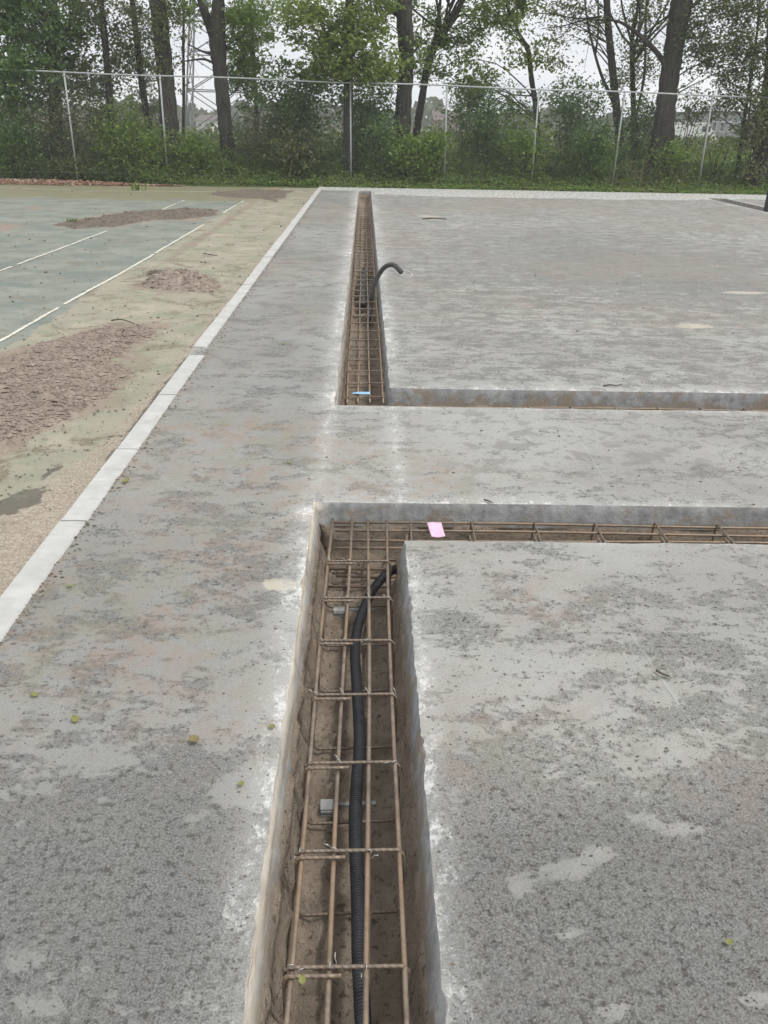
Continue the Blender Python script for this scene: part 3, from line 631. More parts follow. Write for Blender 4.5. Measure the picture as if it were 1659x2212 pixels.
def main_cage(label, bars, y0, y1, stirY, rl, rs, ties=False):
    x_at = lambda p, y: (lambda A, B: A[0]+(B[0]-A[0])*(y-A[1])/(B[1]-A[1]))(G(*p[0], ZT), G(*p[1], ZT))
    c = empty('rebar_cage', (x_at(bars[1], (y0+y1)/2), (y0+y1)/2, ZT-CH), label, 'rebar cage', 'rebar cages lying in the foundation trenches')
    for p in bars:
        for z in (ZT, ZT-CH+.004):
            MB().tube(bar_y(*p, y0+random.uniform(0, .02), y1-random.uniform(0, .03), z), rl, 8).build('longitudinal_bar', MAT['bar'], c, smooth_sh=True)
    first = None; org = parent_world(c)
    for y in stirY:
        xl, xr = x_at(bars[0], y)-rl-rs, x_at(bars[-1], y)+rl+rs; w = xr-xl
        if first is None:
            first = MB().tube(stirrup_path(w, CH+.02), rs, 7).build('stirrup', MAT['rebar'], None, smooth_sh=True); o = first; w0 = w; o.parent = c
        else: o = first.copy(); link(o, c)
        o.location = Vector([float(a) for a in np.array([xl, y, ZT+rl+rs])-org]); o.scale.x = w/w0
        o.rotation_euler = (random.uniform(-.03, .03), random.uniform(-.008, .008), .02+random.uniform(-.02, .02))
    if ties:
        tie = None
        for y in stirY[:8]:
            for q, p in enumerate(bars):
                if random.random() < .25: continue
                x_ = x_at(p, y); ce = np.array([x_, y+.004, ZT+.004]); 
                if tie is None:
                    a_ = np.linspace(0, 6.6, 16); ring = np.stack([.0105*np.cos(a_)+.002*a_, .007*np.sin(a_*2)*.6, .0115*np.sin(a_)+.004], -1)
                    ring = np.vstack([ring, ring[-1]+np.array([[.003, .003, .004], [.006, .005, .004], [.009, .008, .006]])])
                    tie = MB().tube(ring, .0011, 5).build('tie_wire', MAT['steelwire'], None, smooth_sh=True); o = tie; o.parent = c
                else: o = tie.copy(); link(o, c)
                o.location = Vector([float(v) for v in ce-org]); o.rotation_euler = (0, 0, random.uniform(0, 6.28))
    return c
near_bars = [((719, 1121), (626, 2096)), ((759, 1121), (711, 2098)), ((796, 1121), (794, 2098)), ((834, 1121), (870, 2088))]
sy = [float(G(790, y_, ZT)[1]) for y_ in (1218, 1298, 1390, 1508, 1656, 1847, 2098)]
while sy[-1] > -1.2: sy.append(sy[-1]-.345)
main_cage('rusty rebar cage in the near trench, around the thick black conduit', near_bars, -1.5, float(G(790, 1119, ZT)[1]), sy, .0068, .0052, True)
far_bars = [((749, 859), (774, 443)), ((774, 859), (782, 443)), ((798, 859), (790.5, 443)), ((828, 859), (799, 443))]
fy0, fy1 = float(G(790, 872, ZT)[1]), float(G(787, 443, ZT)[1]); sy = [fy0+.12+i_*.335 for i_ in range(int((fy1-fy0-.1)/.335))]
main_cage('long rusty rebar cage in the far trench running towards the fence', far_bars, fy0, fy1, sy, .0068, .0048)
def cross_cage(label, pxy, x0, xs_px, dy, x1, slant=0):
    zt = ZT-.014; Yb = float(G(*pxy, zt)[1]); c = empty('rebar_cage', ((x0+x1)/2, Yb-.14, zt-CH), label, 'rebar cage', 'rebar cages lying in the foundation trenches'); org = parent_world(c)
    for q in range(4):
        for z in (zt, zt-CH+.004):
            t = np.linspace(x0+random.uniform(-.02, .02), x1, 24); ph = random.random()*9
            MB().tube(np.stack([t, Yb-q*dy+.004*np.sin(t*1.7+ph), z+.004*np.sin(t*2.3+ph)], -1), .0066, 7).build('longitudinal_bar', MAT['bar'], c, smooth_sh=True)
    xs_ = [float(AT(px, pxy[1], Yb)[0]) for px in xs_px]; d = (xs_[-1]-xs_[0])/(len(xs_)-1); x_ = xs_[-1]
    while x_ < x1-d: x_ += d; xs_.append(x_)
    first = None; w = 3*dy+.026
    for x_ in xs_:
        if first is None: first = MB().tube(stirrup_path(w, CH+.02), .0052, 7).build('stirrup', MAT['rebar'], None, smooth_sh=True); o = first; o.parent = c
        else: o = first.copy(); link(o, c)
        o.location = Vector([float(a) for a in np.array([x_, Yb-3*dy-.013, zt+.0125])-org]); o.rotation_euler = (random.uniform(-.02, .02), random.uniform(-.02, .02), math.pi/2+random.uniform(-.03, .03))
        o.scale.y = -1
    return c
cross_cage('rusty rebar cage in the near cross trench, under the pink paper tag', (1080, 1133), float(G(719, 1130, ZT)[0]), (884, 1016, 1151, 1284, 1417, 1551), .088, XT1+.25)
cross_cage('rusty rebar cage in the far cross trench, barely showing over its front edge', (1080, 880.5), float(G(750, 870, ZT)[0]), (1141, 1233, 1329.5, 1420, 1511, 1607), .088, XT1+.25)

# ------------------------------------------------------------------ conduits
def ribbed(path, rad, pitch, depth, name, mat, label, cat, sides=14):
    P = catmull(path, 24); s = np.concatenate([[0], np.cumsum(np.linalg.norm(np.diff(P, axis=0), axis=1))])
    n = int(s[-1]/pitch)*4; q = np.linspace(0, s[-1], n); P = np.stack([np.interp(q, s, P[:, k]) for k in range(3)], -1)
    rr = rad - depth*np.array([0, .15, 1, 1])[np.arange(n) % 4]
    root = empty(name, P[n//2], label, cat)
    MB().tube(P, rr, sides).build('pipe', mat, root, smooth_sh=False)
    return root, P
cpx = [(785, 2212, -.20), (777, 2075, -.20), (774, 1945, -.205), (767.6, 1782, -.21), (771, 1690, -.21), (777, 1606, -.215), (772, 1502, -.215), (767, 1420, -.22), (769, 1378, -.22), (779, 1334, -.215), (800, 1284, -.20), (826, 1249, -.18), (850, 1231, -.17), (880, 1222, -.165)]
cp = [G(*q) for q in cpx]; d0 = cp[0]-cp[1]; cp = [cp[0]+d0*6+np.array([.02, 0, 0]), cp[0]+d0*3] + cp
ribbed(cp, .0212, .0088, .0038, 'conduit', MAT['black'], 'black corrugated conduit lying in the near trench and bending into its right wall', 'conduit')
Yc = float(G(806, 640, -.05)[1])
fp = [G(797, 690, -.24), AT(800, 662, Yc+.0), AT(803.5, 636, Yc), AT(809, 614, Yc), AT(818, 594, Yc), AT(831, 577, Yc-.02), AT(846, 571.5, Yc-.05), AT(857, 577, Yc-.10), AT(867, 589, Yc-.16)]
root, P = ribbed(fp, .027, .012, .0025, 'bent_conduit', MAT['grey_pl'], 'dark grey conduit arching out of the far trench over the slab', 'conduit', 12)
wl_ = [AT(842, 582, Yc-.08), AT(858, 593, Yc-.12), AT(874, 601, Yc-.2), AT(885, 599, Yc-.22), AT(890, 593, Yc-.2), AT(886, 589, Yc-.16), AT(868, 581.5, Yc-.1)]
MB().tube(catmull(wl_, 8), .006, 6).build('wire_loop', MAT['steelwire'], root, smooth_sh=True)
# bundle of cable left of that conduit inside the trench
cb = [G(784, 660, -.24), G(783, 630, -.20), G(785, 605, -.2), G(789, 580, -.25)]
o = MB().tube(catmull(cb, 8), .045, 10).build('cable_coil', MAT['black'], None, origin=cb[0], smooth_sh=True)
prop(o, 'dark cable bundle lying inside the far rebar cage beside the arching conduit', 'cable')
sp_ = G(1655, 452); root = empty('pipe_stub', sp_+np.array([0, 0, -.2]), 'black pipe end sticking up from the trench at the right edge', 'pipe')
MB().tube([sp_+np.array([0, 0, -.25]), sp_+np.array([0, 0, .1]), sp_+np.array([0, 0, .33])], .055, 12).build('pipe', MAT['black'], root, smooth_sh=False)
MB().tube([sp_+np.array([0, 0, .31]), sp_+np.array([0, 0, .40])], .066, 12).build('socket', MAT['black'], root, smooth_sh=False)

# ------------------------------------------------------------------ spacers, tags
def spacer(px, label):
    c = G(*px, -.335); root = empty('concrete_spacer', c, label, 'spacer', 'concrete spacers under the near cage'); mb = MB()
    mb.box(c+np.array([0, 0, .018]), (.052, .045, .045), .03)
    for k in (-1, 0, 1): mb.box(c+np.array([0, -.026, .018+k*.014]), (.048, .006, .007), .03)
    mb.build('block', MAT['spacer'], root); MB().box(c+np.array([.09, .025, .012]), (.13, .016, .02), .04).build('rail', MAT['spacer'], root)
spacer((710, 1757), 'small grooved grey concrete spacer on the trench floor nearest the camera')
spacer((733, 1331), 'small grey concrete spacer on the trench floor below the bend of the conduit')
def sheet(name, pts, mat, label, cat, bend, nu=10, nv=8):
    P = np.array(pts, float); V = []
    for v in np.linspace(0, 1, nv):
        for u in np.linspace(0, 1, nu):
            q = (P[0]*(1-u)+P[1]*u)*(1-v)+(P[3]*(1-u)+P[2]*u)*v; V.append(q+np.array([0, 0, bend*math.sin(u*5+v*2)+bend*.7*math.cos(v*4)]))
    Q = [(j*nu+i_, j*nu+i_+1, (j+1)*nu+i_+1, (j+1)*nu+i_) for j in range(nv-1) for i_ in range(nu-1)]
    o = np_mesh(name, V, Q, mat, None, origin=P.mean(0)); m = o.modifiers.new('thickness', 'SOLIDIFY'); m.thickness = .0006
    return prop(o, label, cat)
zb = ZT+.012
sheet('paper_tag', [G(922, 1130.5, zb+.004), G(953, 1128, zb+.004), G(962, 1158.5, zb-.012), G(932, 1160, zb-.015)], MAT['pink'], 'pink paper tag lying on the bars of the near cross trench', 'paper tag', .003)
sheet('blue_strip', [G(759, 851, zb+.012), G(772, 846.3, zb+.014), G(799, 846.3, zb+.014), G(799, 852, zb+.010)], MAT['blue'], 'torn blue plastic strip lying on the front of the far rebar cage', 'plastic strip', .003)

# ------------------------------------------------------------------ leaves, twigs and crumbs on the slab
def ground_leaf(px, s, mat, label, rz=None):
    c = G(*px, .004); a = RNG.random()*6.28 if rz is None else rz; ca, sa = math.cos(a), math.sin(a); V = []; n = 9
    for i_ in range(n):
        t = i_/(n-1); w = .34*math.sin(math.pi*t**.8)**.8+.02
        for u in (-1, -.5, 0, .5, 1):
            x, y = (t-.5)*s, u*w*s*(1+.15*math.sin(i_*2.5)); V.append((x*ca-y*sa, x*sa+y*ca, .004+abs(u)*.12*s*(.4+t)+.10*s*t*t))
    Q = [(i_*5+u, i_*5+u+1, (i_+1)*5+u+1, (i_+1)*5+u) for i_ in range(n-1) for u in range(4)]
    o = np_mesh('fallen_leaf', np.array(V)+c, Q, mat, None, origin=c); prop(o, label, 'leaf', 'fallen leaves on the slab')
FRESH, BRN = MAT['fresh'], MAT['brownleaf']
for px, s, m, lb in [((420, 1601), .044, BRN, 'largest fallen leaf, curled and yellow-brown, alone on the left slab'),
    ((272, 1041), .045, FRESH, 'yellow-green leaf on the slab right beside the kerb'), ((75, 1503), .028, FRESH, 'small green leaf near the left picture edge, in the lower half'),
    ((163, 1556), .032, FRESH, 'small green leaf left of the curled brown leaf'), ((588, 1572), .026, FRESH, 'small green leaf just left of the pale lip of the near trench'),
    ((521, 1696), .024, FRESH, 'little green leaf on the left slab below the curled brown leaf'), ((151, 1268), .026, FRESH, 'tiny yellow leaf a short way from the kerb end'),
    ((625, 1001), .03, FRESH, 'dull green leaf on the slab between kerb and trench corner'), ((612, 744), .035, FRESH, 'yellow-green leaf beside the far trench on its left side'),
    ((1575, 2038), .02, FRESH, 'single green leaf on the dark slab at the lower right'), ((653, 2119), .022, FRESH, 'green leaf seen lowest in the picture, inside the trench beside the cage')]:
    ground_leaf(px, s, m, lb)
def twig(pts, rad, label, z=.008):
    P = catmull([G(a, b, z+random.uniform(0, .006)) for a, b in pts], 5); o = MB().tube(P, np.linspace(rad, rad*.5, len(P)), 5).build('twig', MAT['twig'], None, origin=P[0], smooth_sh=True); prop(o, label, 'twig')
twig([(1304, 833), (1318, 831), (1330, 832.5), (1344, 830)], .006, 'long dark twig lying just behind the far cross trench')
twig([(1045, 1079), (1056, 1082), (1064, 1086)], .005, 'short dark twig on the slab above the near cross trench')
twig([(1418, 1448), (1430, 1455), (1447, 1461)], .005, 'dark crooked twig on the near right slab')
twig([(913, 473), (935, 471), (965, 473)], .014, 'dark twig far back on the slab right of the far trench')
twig([(1262, 945), (1275, 947)], .006, 'tiny twig in the band between the two cross trenches') if False else None
mb = MB()
def not_open(x, y):
    i_ = np.searchsorted(rows, y)-1
    if i_ < 0 or i_ >= nr-1: return False
    if x < KX(y)+.01: return False
    l, r_ = LX(y)-.02, RX(y)+.02
    if (y < Y2+.02 or Y3-.02 < y < YE+.05) and l < x < r_: return False
    if (Y1-.02 < y < Y2+.02 or Y3-.02 < y < Y4+.02) and x > l: return False
    if XT1-.02 < x < XT2+.02: return False
    return True
n_ = 0
while n_ < 5200:
    px, py = RNG.random()*1659, 415+RNG.random()**.55*1790; q = G(px, py)
    if not not_open(q[0], q[1]) or q[0] > 12: continue
    D_ = math.hypot(q[0], q[1]); s = min(.0015+.0012*D_*RNG.random(), .012)*(.35+1.1*RNG.random()**2)
    
    crumb(mb, (q[0], q[1], .001), s); n_ += 1
for _ in range(900):                                   # crumbs collected along the kerb
    y_ = 2.0+RNG.random()**1.6*20; x_ = float(KX(y_))+abs(RNG.normal(0, .035)); crumb(mb, (x_, y_, .002), .003+.006*RNG.random())
prop(mb.build('slab_crumbs', MAT['clod'], None), kind='stuff')
mb = MB()
for _ in range(3200):
    y_ = .8+RNG.random()*(Y2-.8); x_ = float(LX(y_))+.03+RNG.random()*float(RX(y_)-LX(y_)-.06); crumb(mb, (x_, y_, -.345+.01*RNG.random()), .003+.016*RNG.random()**3)
for _ in range(500):
    y_ = Y3+RNG.random()*(YE-Y3); x_ = float(LX(y_))+.03+RNG.random()*float(RX(y_)-LX(y_)-.06); crumb(mb, (x_, y_, -.34), .006+.022*RNG.random()**2)
prop(mb.build('trench_clods', MAT['soil'], None), kind='stuff')
mb = MB()
n_ = 0
while n_ < 1500:
    px, py = RNG.random()*690, 405+RNG.random()**.6*800; q = G(px, py, CZ)
    if q[0] > KO(q[1])-.03 or q[0] < -11: continue
    crumb(mb, (q[0], q[1], CZ+.006), min(.003+.0014*q[1]*RNG.random(), .022)*(.3+RNG.random()**2)); n_ += 1
prop(mb.build('court_crumbs', MAT['clod'], None), kind='stuff')
for pts, s_, lb in [([(440, 547), (455, 550), (470, 552)], .008, 'dark stick on the green court left of the small mound'), ([(240, 692), (262, 690), (285, 697), (300, 703)], .007, 'bent stick lying on the near soil spread'), ([(268, 712), (262, 722), (275, 730)], .007, 'short stick in front of the near soil spread edge')]:
    P = catmull([G(a, b, CZ+.03) for a, b in pts], 5); o = MB().tube(P, np.linspace(s_, s_*.5, len(P)), 5).build('stick', MAT['twig'], None, origin=P[0], smooth_sh=True); prop(o, lb, 'stick')

# ------------------------------------------------------------------ ground beyond, field
gx0, gx1, gy0, gy1 = -15.0, XEND, -4.0, YB+.2
Vg = []; Qg = []
def gquad(x0, x1, y0, y1, nx_, ny_):
    b = len(Vg); xs_, ys_ = np.linspace(x0, x1, nx_), np.linspace(y0, y1, ny_)
    for y_ in ys_:
        for x_ in xs_: Vg.append((x_, y_, -.06 - (.0 if y_ < 30 else .0)))
    for j in range(ny_-1):
        for i_ in range(nx_-1): Qg.append((b+j*nx_+i_, b+j*nx_+i_+1, b+(j+1)*nx_+i_+1, b+(j+1)*nx_+i_))
gquad(-310, 310, gy1, 265, 30, 30); gquad(-310, gx0, -50, gy1, 12, 12); gquad(gx1, 310, -50, gy1, 12, 12); gquad(gx0, gx1, -50, gy0, 4, 8)
prop(np_mesh('field_ground', Vg, Qg, MAT['field'], smooth_sh=False), kind='structure')

# ------------------------------------------------------------------ chain link fence
YF = 15.1*H
def rail_z(x): return H*(1.627+(1.477-1.627)*(x/H+5.131)/(5.626+5.131))
fence = empty('chain_link_fence', (0, YF, 0), 'tall galvanised chain link fence with slim posts along the back of the slab', 'fence')
post_px = [((138, 156), (166, 373)), ((345, 163), (362, 373)), ((757, 178), (758.5, 398)), ((966, 182), (959, 401)), ((1165, 190), (1147, 408)), ((1350, 196), (1322, 406)), ((1540, 206), (1507, 413))]
posts = []
for a, b in post_px:
    A, B = AT(*a, YF), AT(*b, YF); A[2] = rail_z(A[0]); B = A+(B-A)*((A[2]+.1)/(A[2]-B[2])); posts.append((A, B))
dx = 1.6*H
for xx in (posts[0][0][0]-dx, posts[-1][0][0]+dx): posts.append((np.array([xx, YF, rail_z(xx)]), np.array([xx, YF, -.1])))
for A, B in posts:
    o = MB().tube([B, A], .026, 10).build('post', MAT['galv'], fence, smooth_sh=True)
    mb = MB(); mb.tube([A+np.array([0, 0, -.10]), A+np.array([0, 0, -.06])], .032, 10); mb.tube([A+np.array([0, 0, .0]), A+np.array([0, 0, .045])], [.03, .012], 10)
    mb.build('cap', MAT['galv'], o, smooth_sh=True)
xl, xr = -8.2*H, 8.2*H
t = np.linspace(xl, xr, 60); MB().tube(np.stack([t, 0*t+YF, rail_z(t)+.012*np.sin(t*1.1)], -1), .021, 8).build('top_rail', MAT['galv'], fence, smooth_sh=True)
for zz, nm in ((.12, 'tension_wire'),): MB().tube(np.stack([t, 0*t+YF-.03, .55*rail_z(t)*zz*2*.5+.0*t], -1), .003, 4).build(nm, MAT['wire'], fence)
pitch = .062; nw = int((xr-xl)/pitch); x0s = xl+np.arange(nw)*pitch; ns = 84; rw = .0017
kz = np.arange(ns+1); alt = np.where(kz % 2 == 0, -.5, .5)*pitch
Xw = x0s[:, None]+alt[None]*np.where(np.arange(nw) % 2 == 0, 1, -1)[:, None]; zt_ = rail_z(x0s)-.02
Zw = .03+(zt_[:, None]-.03)*kz[None]/ns; Yw = YF-.03+.006*np.where((kz[None]+np.arange(nw)[:, None]) % 2 == 0, 1, -1)
offs = np.array([(rw, 0), (-rw/2, rw*.87), (-rw/2, -rw*.87)])
V = np.stack([Xw[..., None]+offs[:, 0], Yw[..., None]+offs[:, 1], np.repeat(Zw[..., None], 3, -1)], -1)
ii = np.arange(nw*(ns+1)*3).reshape(nw, ns+1, 3); Q = np.stack([ii[:, :-1], np.roll(ii, -1, 2)[:, :-1], np.roll(ii, -1, 2)[:, 1:], ii[:, 1:]], -1).reshape(-1, 4)
prop(np_mesh('chain_link_mesh', V.reshape(-1, 3), Q, MAT['wire'], fence), kind='stuff')

# ------------------------------------------------------------------ foliage
def leaves(name, C_, size, mat, parent=None, up=.5, droop=0.0, aspect=.55):
    C_ = np.asarray(C_, float); n = len(C_); size = np.broadcast_to(np.asarray(size, float), (n,))*(.6+.8*RNG.random(n))
    N = RNG.normal(0, 1, (n, 3)); N[:, 2] += up*np.sign(N[:, 2]+.3)*1.5; N /= np.linalg.norm(N, axis=1, keepdims=True)
    T = RNG.normal(0, 1, (n, 3)); T[:, 2] -= droop; T -= N*(T*N).sum(1, keepdims=True); T /= np.linalg.norm(T, axis=1, keepdims=True)
    B = np.cross(N, T); s = size[:, None]
    V = np.stack([C_-T*s*.5, C_+B*s*aspect*.5+N*s*.10-T*s*.05, C_+T*s*.5-N*s*.06, C_-B*s*aspect*.5+N*s*.10-T*s*.05], 1).reshape(-1, 3)
    return np_mesh(name, V, np.arange(n*4).reshape(n, 4), mat, parent, smooth_sh=False)
def clusters(c, rad, ncl, nlf, crad, flat=.6):
    """leaf positions in sprays filling an ellipsoid"""
    u = RNG.normal(0, 1, (ncl, 3)); u /= np.linalg.norm(u, axis=1, keepdims=True); u *= (RNG.random(ncl)**.42)[:, None]
    cc = np.asarray(c)+u*np.asarray(rad); k = RNG.normal(0, 1, (ncl, nlf, 3))*np.array([1, 1, flat])*crad*(.5+RNG.random((ncl, 1, 1)))
    return (cc[:, None]+k).reshape(-1, 3), cc
def foliage_from(blobs, Y, dens=1.0, crad=.22, nlf=22):
    L = []; CC = []
    for bx_, by_, rx, ry, n, *dy in blobs:
        d = dy[0] if dy else 0; c = AT(bx_, by_, Y+d); s = (Y+d)/F; n = max(3, int(n*dens))
        l_, c_ = clusters(c, (rx*s, max(.5, min(1.5, rx*s*.7)), ry*s), n, nlf, crad); L.append(l_); CC.append(c_)
    return np.concatenate(L), np.concatenate(CC)
def limb(mb, a, b, r0, r1, sag=.15, sides=6, n=9):
    a, b = np.asarray(a, float), np.asarray(b, float); t = np.linspace(0, 1, n)[:, None]; L = np.linalg.norm(b-a)
    P = a+(b-a)*t+np.sin(t*np.pi)*np.array([0, 0, sag*L*RNG.normal(.5, .8)])+np.sin(t*7+RNG.random()*6)*RNG.normal(0, .05*L, 3)*t*(1.2-t)+np.sin(t*13+RNG.random()*6)*RNG.normal(0, .03*L, 3)*t*(1.2-t)
    mb.tube(P, np.linspace(r0, r1, n), sides, cap=True); return P
LS, LD = 1.4, .62
def tree(label, base, path, w, Y, blobs, leafmat, lsize=.085, forks=(), dens=1.0, top=9.0, high=14, crad=.21, nlf=44, upsp=1.6, name='broadleaf_tree'):
    """base/path: trunk centre line in picture units at distance Y; w: trunk widths there; forks: extra limbs (list of (path, widths))"""
    P = [AT(*base, Y)]+[AT(*q, Y+random.uniform(-.1, .1)) for q in path]; W = [a*Y/F/2 for a in w]
    g0 = P[0]+(P[0]-P[1])/max(.3, (P[1]-P[0])[2])*(P[0][2]+.12)*.6; g0[2] = -.12
    pts = [g0]+P; R_ = [W[0]*1.35]+W
    dirv = (P[-1]-P[-2])/np.linalg.norm(P[-1]-P[-2]); last = P[-1]; tp = last+np.array([dirv[0]*.6, RNG.normal(0, .1), max(.5, dirv[2])])*max(.3, top-last[2])
    if top > last[2]+.5: pts.append((last+tp)/2+RNG.normal(0, .12, 3)); R_.append(W[-1]*.8); pts.append(tp); R_.append(W[-1]*.25)
    root = empty(name, (g0[0], g0[1], 0), label, 'tree', 'trees behind the fence'); C3 = catmull(pts, 7)
    rr = np.interp(np.linspace(0, len(pts)-1, len(C3)), np.arange(len(pts)), R_); rr = rr*(1+.06*np.sin(np.arange(len(C3))*1.9)); rr[0] *= 1.25
    MB().tube(C3, rr, 12).build('trunk', MAT['bark'], root, smooth_sh=True)
    mb = MB()
    for fpth, fw in forks:
        FP = [AT(*q, Y+random.uniform(-.2, .2)) for q in fpth]; fr = [a*Y/F/2 for a in fw]
        d_ = FP[-1]-FP[-2]; d_ /= np.linalg.norm(d_)
        if FP[-1][2] > 4.6: FP.append(FP[-1]+np.array([d_[0], RNG.normal(0, .3), abs(d_[2])+.3])*2.0); fr.append(fr[-1]*.35)
        q = catmull(FP, 6); mb.tube(q, np.interp(np.linspace(0, len(FP)-1, len(q)), np.arange(len(FP)), fr), 8)
    LV = []; blobs = [(*b_[:4], b_[4]*(.7 if leafmat is MAT['lf_yel'] else 1), *b_[5:]) for b_ in blobs]
    if blobs:
        L, CC = foliage_from(blobs, Y, dens*LD, crad, nlf); LV.append(L)
        for c in CC[RNG.permutation(len(CC))[:min(13, len(CC))]]:      # twigs that carry the sprays
            i_ = np.argmin(np.abs(C3[:, 2]-(c[2]-.35*np.linalg.norm((C3[len(C3)//2]-c)[:2])-.3))); a = C3[min(i_, len(C3)-2)]
            r0 = min(.035, .012+.006*np.linalg.norm(c-a)); Pb = limb(mb, a, c, r0, .005, .10, 5, 8)
            for _ in range(1):
                k = RNG.integers(3, 7); limb(mb, Pb[k], Pb[k]+RNG.normal(0, .45, 3)+np.array([0, 0, .15]), r0*.45, .003, .05, 4, 5)
    ctr = C3[-1]
    if high:                                                            # the crown above the frame
        for _ in range(high):
            k = RNG.integers(int(len(C3)*.78), len(C3)); e_ = C3[k]+np.array([RNG.normal(0, upsp), RNG.normal(0, upsp*.8), abs(RNG.normal(.6, .6))])
            if e_[2] < 6.2: e_[2] = 6.2+1.5*RNG.random()
            Pb = limb(mb, C3[min(k, len(C3)-1)], e_, .04, .01, .1, 5, 9); l_, _c = clusters(e_, (.7, .7, .5), 8, nlf, .3); LV.append(l_)
    if mb.n: prop(mb.build('branches', MAT['bark'], root, smooth_sh=True), kind='stuff')
    if LV: leaves('crown', np.concatenate(LV), lsize*LS, leafmat, root, .35)
    return root
D_, M_, Y_, B_ = MAT['lf_dark'], MAT['lf_mid'], MAT['lf_yel'], MAT['lf_brn']
tree('leafy dark green tree at the far left, dense crown reaching the fence rail', (122, 300), [(118, 180), (112, 60), (110, -20)], (26, 24, 22, 20), 27.5,
     [(60, 60, 100, 90, 150), (40, 170, 80, 60, 80, -1), (130, 130, 60, 70, 60), (15, 20, 60, 60, 50), (170, 40, 40, 70, 24, 1)], D_, .10, dens=1.25)
tree('slim dark trunk between the first two posts', (245, 335), [(236, 200), (226, 80), (215, -20)], (13, 13, 12, 10), 27.5,
     [(230, 110, 55, 60, 40), (200, 20, 50, 50, 34), (270, 60, 40, 60, 26), (190, 170, 60, 40, 44)], B_, .075, dens=1.0)
tree('thin dark trunk leaning left behind the second fence post', (324, 290), [(308, 190), (296, 90), (284, -20)], (14, 13, 12, 10), 29,
     [(300, 60, 50, 60, 40), (265, 130, 40, 40, 22), (320, 150, 50, 40, 28)], B_, .07)
tree('stout straight trunk with ivy, right behind the second fence post', (370, 320), [(362, 220), (352, 110), (340, 0), (337, -30)], (38, 33, 31, 30, 28), 27,
     [(345, 30, 22, 40, 18, -.4), (350, 120, 20, 40, 12, -.4), (385, 20, 40, 40, 18), (378, 150, 16, 40, 8, .5)], B_, .07)
tree('very thin pale stem standing just right of the stout ivy trunk', (396, 300), [(397, 200), (396, 90), (398, -20)], (6, 6, 5, 4), 33,
     [(398, 50, 20, 50, 10)], B_, .07, high=5)
tree('forked trunk left of centre whose left limb leans outwards', (491, 325), [(482, 220), (475, 150), (470, 90), (472, 0), (474, -30)], (28, 27, 27, 32, 22, 20), 27,
     [(420, 20, 50, 40, 22), (500, 20, 50, 50, 34), (530, 90, 40, 70, 50, 1), (540, 180, 34, 60, 50, 1)], M_, .08, forks=[([(470, 105), (455, 60), (440, 20), (428, -15)], (20, 18, 15, 13)), ([(466, 118), (440, 112), (405, 95)], (6, 4, 2)), ([(468, 140), (440, 128), (400, 132)], (5, 4, 2))])
tree('bushy slim tree behind the unfenced gap, fine leaves hiding its trunk', (556, 300), [(552, 200), (545, 80), (540, -20)], (8, 8, 7, 6), 31,
     [(545, 40, 40, 50, 50), (570, 50, 28, 40, 22), (520, 140, 34, 50, 34), (600, 12, 30, 16, 12)], M_, .085)
tree('bright yellow-green leafy tree left of the middle fence post', (752, 310), [(752, 200), (754, 100), (755, 0), (756, -30)], (19, 18, 17, 15, 14), 26.5,
     [(700, 60, 80, 60, 110, -.5), (770, 100, 60, 60, 80, -.6), (705, 140, 44, 36, 40), (650, 15, 50, 26, 24), (800, 30, 50, 40, 40), (745, 150, 60, 36, 60, -.5), (820, 150, 34, 26, 22)], Y_, .095, dens=1.1)
tree('thick straight dark trunk just right of the middle fence post', (867, 310), [(872, 220), (878, 130), (874, 50), (871, 0), (871, -30)], (36, 31, 30, 31, 32, 32), 27.5,
     [(810, 10, 40, 30, 22), (905, 130, 26, 26, 12, -.3), (845, 130, 24, 40, 14, -.3)], M_, .085, forks=[([(880, 130), (905, 100), (925, 90)], (6, 4, 2))])
tree('slanting trunk leaning right that forks near the picture top', (899, 290), [(912, 210), (922, 150), (934, 108), (948, 85)], (15, 14, 14, 17, 12), 28.5,
     [(960, 60, 50, 50, 36), (905, 100, 30, 40, 16), (1000, 100, 40, 30, 22), (1040, 40, 50, 30, 26), (940, 150, 50, 24, 22), (880, 20, 30, 20, 10)], M_, .08, forks=[([(936, 105), (958, 72), (980, 40), (1004, -10)], (12, 11, 10, 8)), ([(936, 105), (944, 60), (950, 10), (952, -15)], (9, 8, 6, 5)), ([(965, 65), (1000, 30), (1030, 60), (1060, 90)], (4, 3, 2, 1.5)), ([(940, 96), (990, 80), (1030, 110)], (4, 3, 1.5))], top=5, high=10)
tree('thin crooked stem with yellow-green tufts behind the fifth post', (1162, 300), [(1158, 235), (1148, 170), (1141, 110), (1128, 85), (1116, 58)], (11, 11, 10, 9, 7, 6), 28,
     [(1085, 40, 50, 50, 60, -.5), (1030, 170, 46, 34, 40, -.5), (1140, 120, 40, 30, 16), (1120, 10, 40, 26, 24), (1190, 130, 40, 30, 12), (1000, 130, 26, 20, 12)], Y_, .09, top=5, high=8, forks=[([(1116, 58), (1100, 30), (1090, -10)], (5, 4, 3)), ([(1162, 260), (1100, 215), (1060, 190)], (4, 3, 2))])
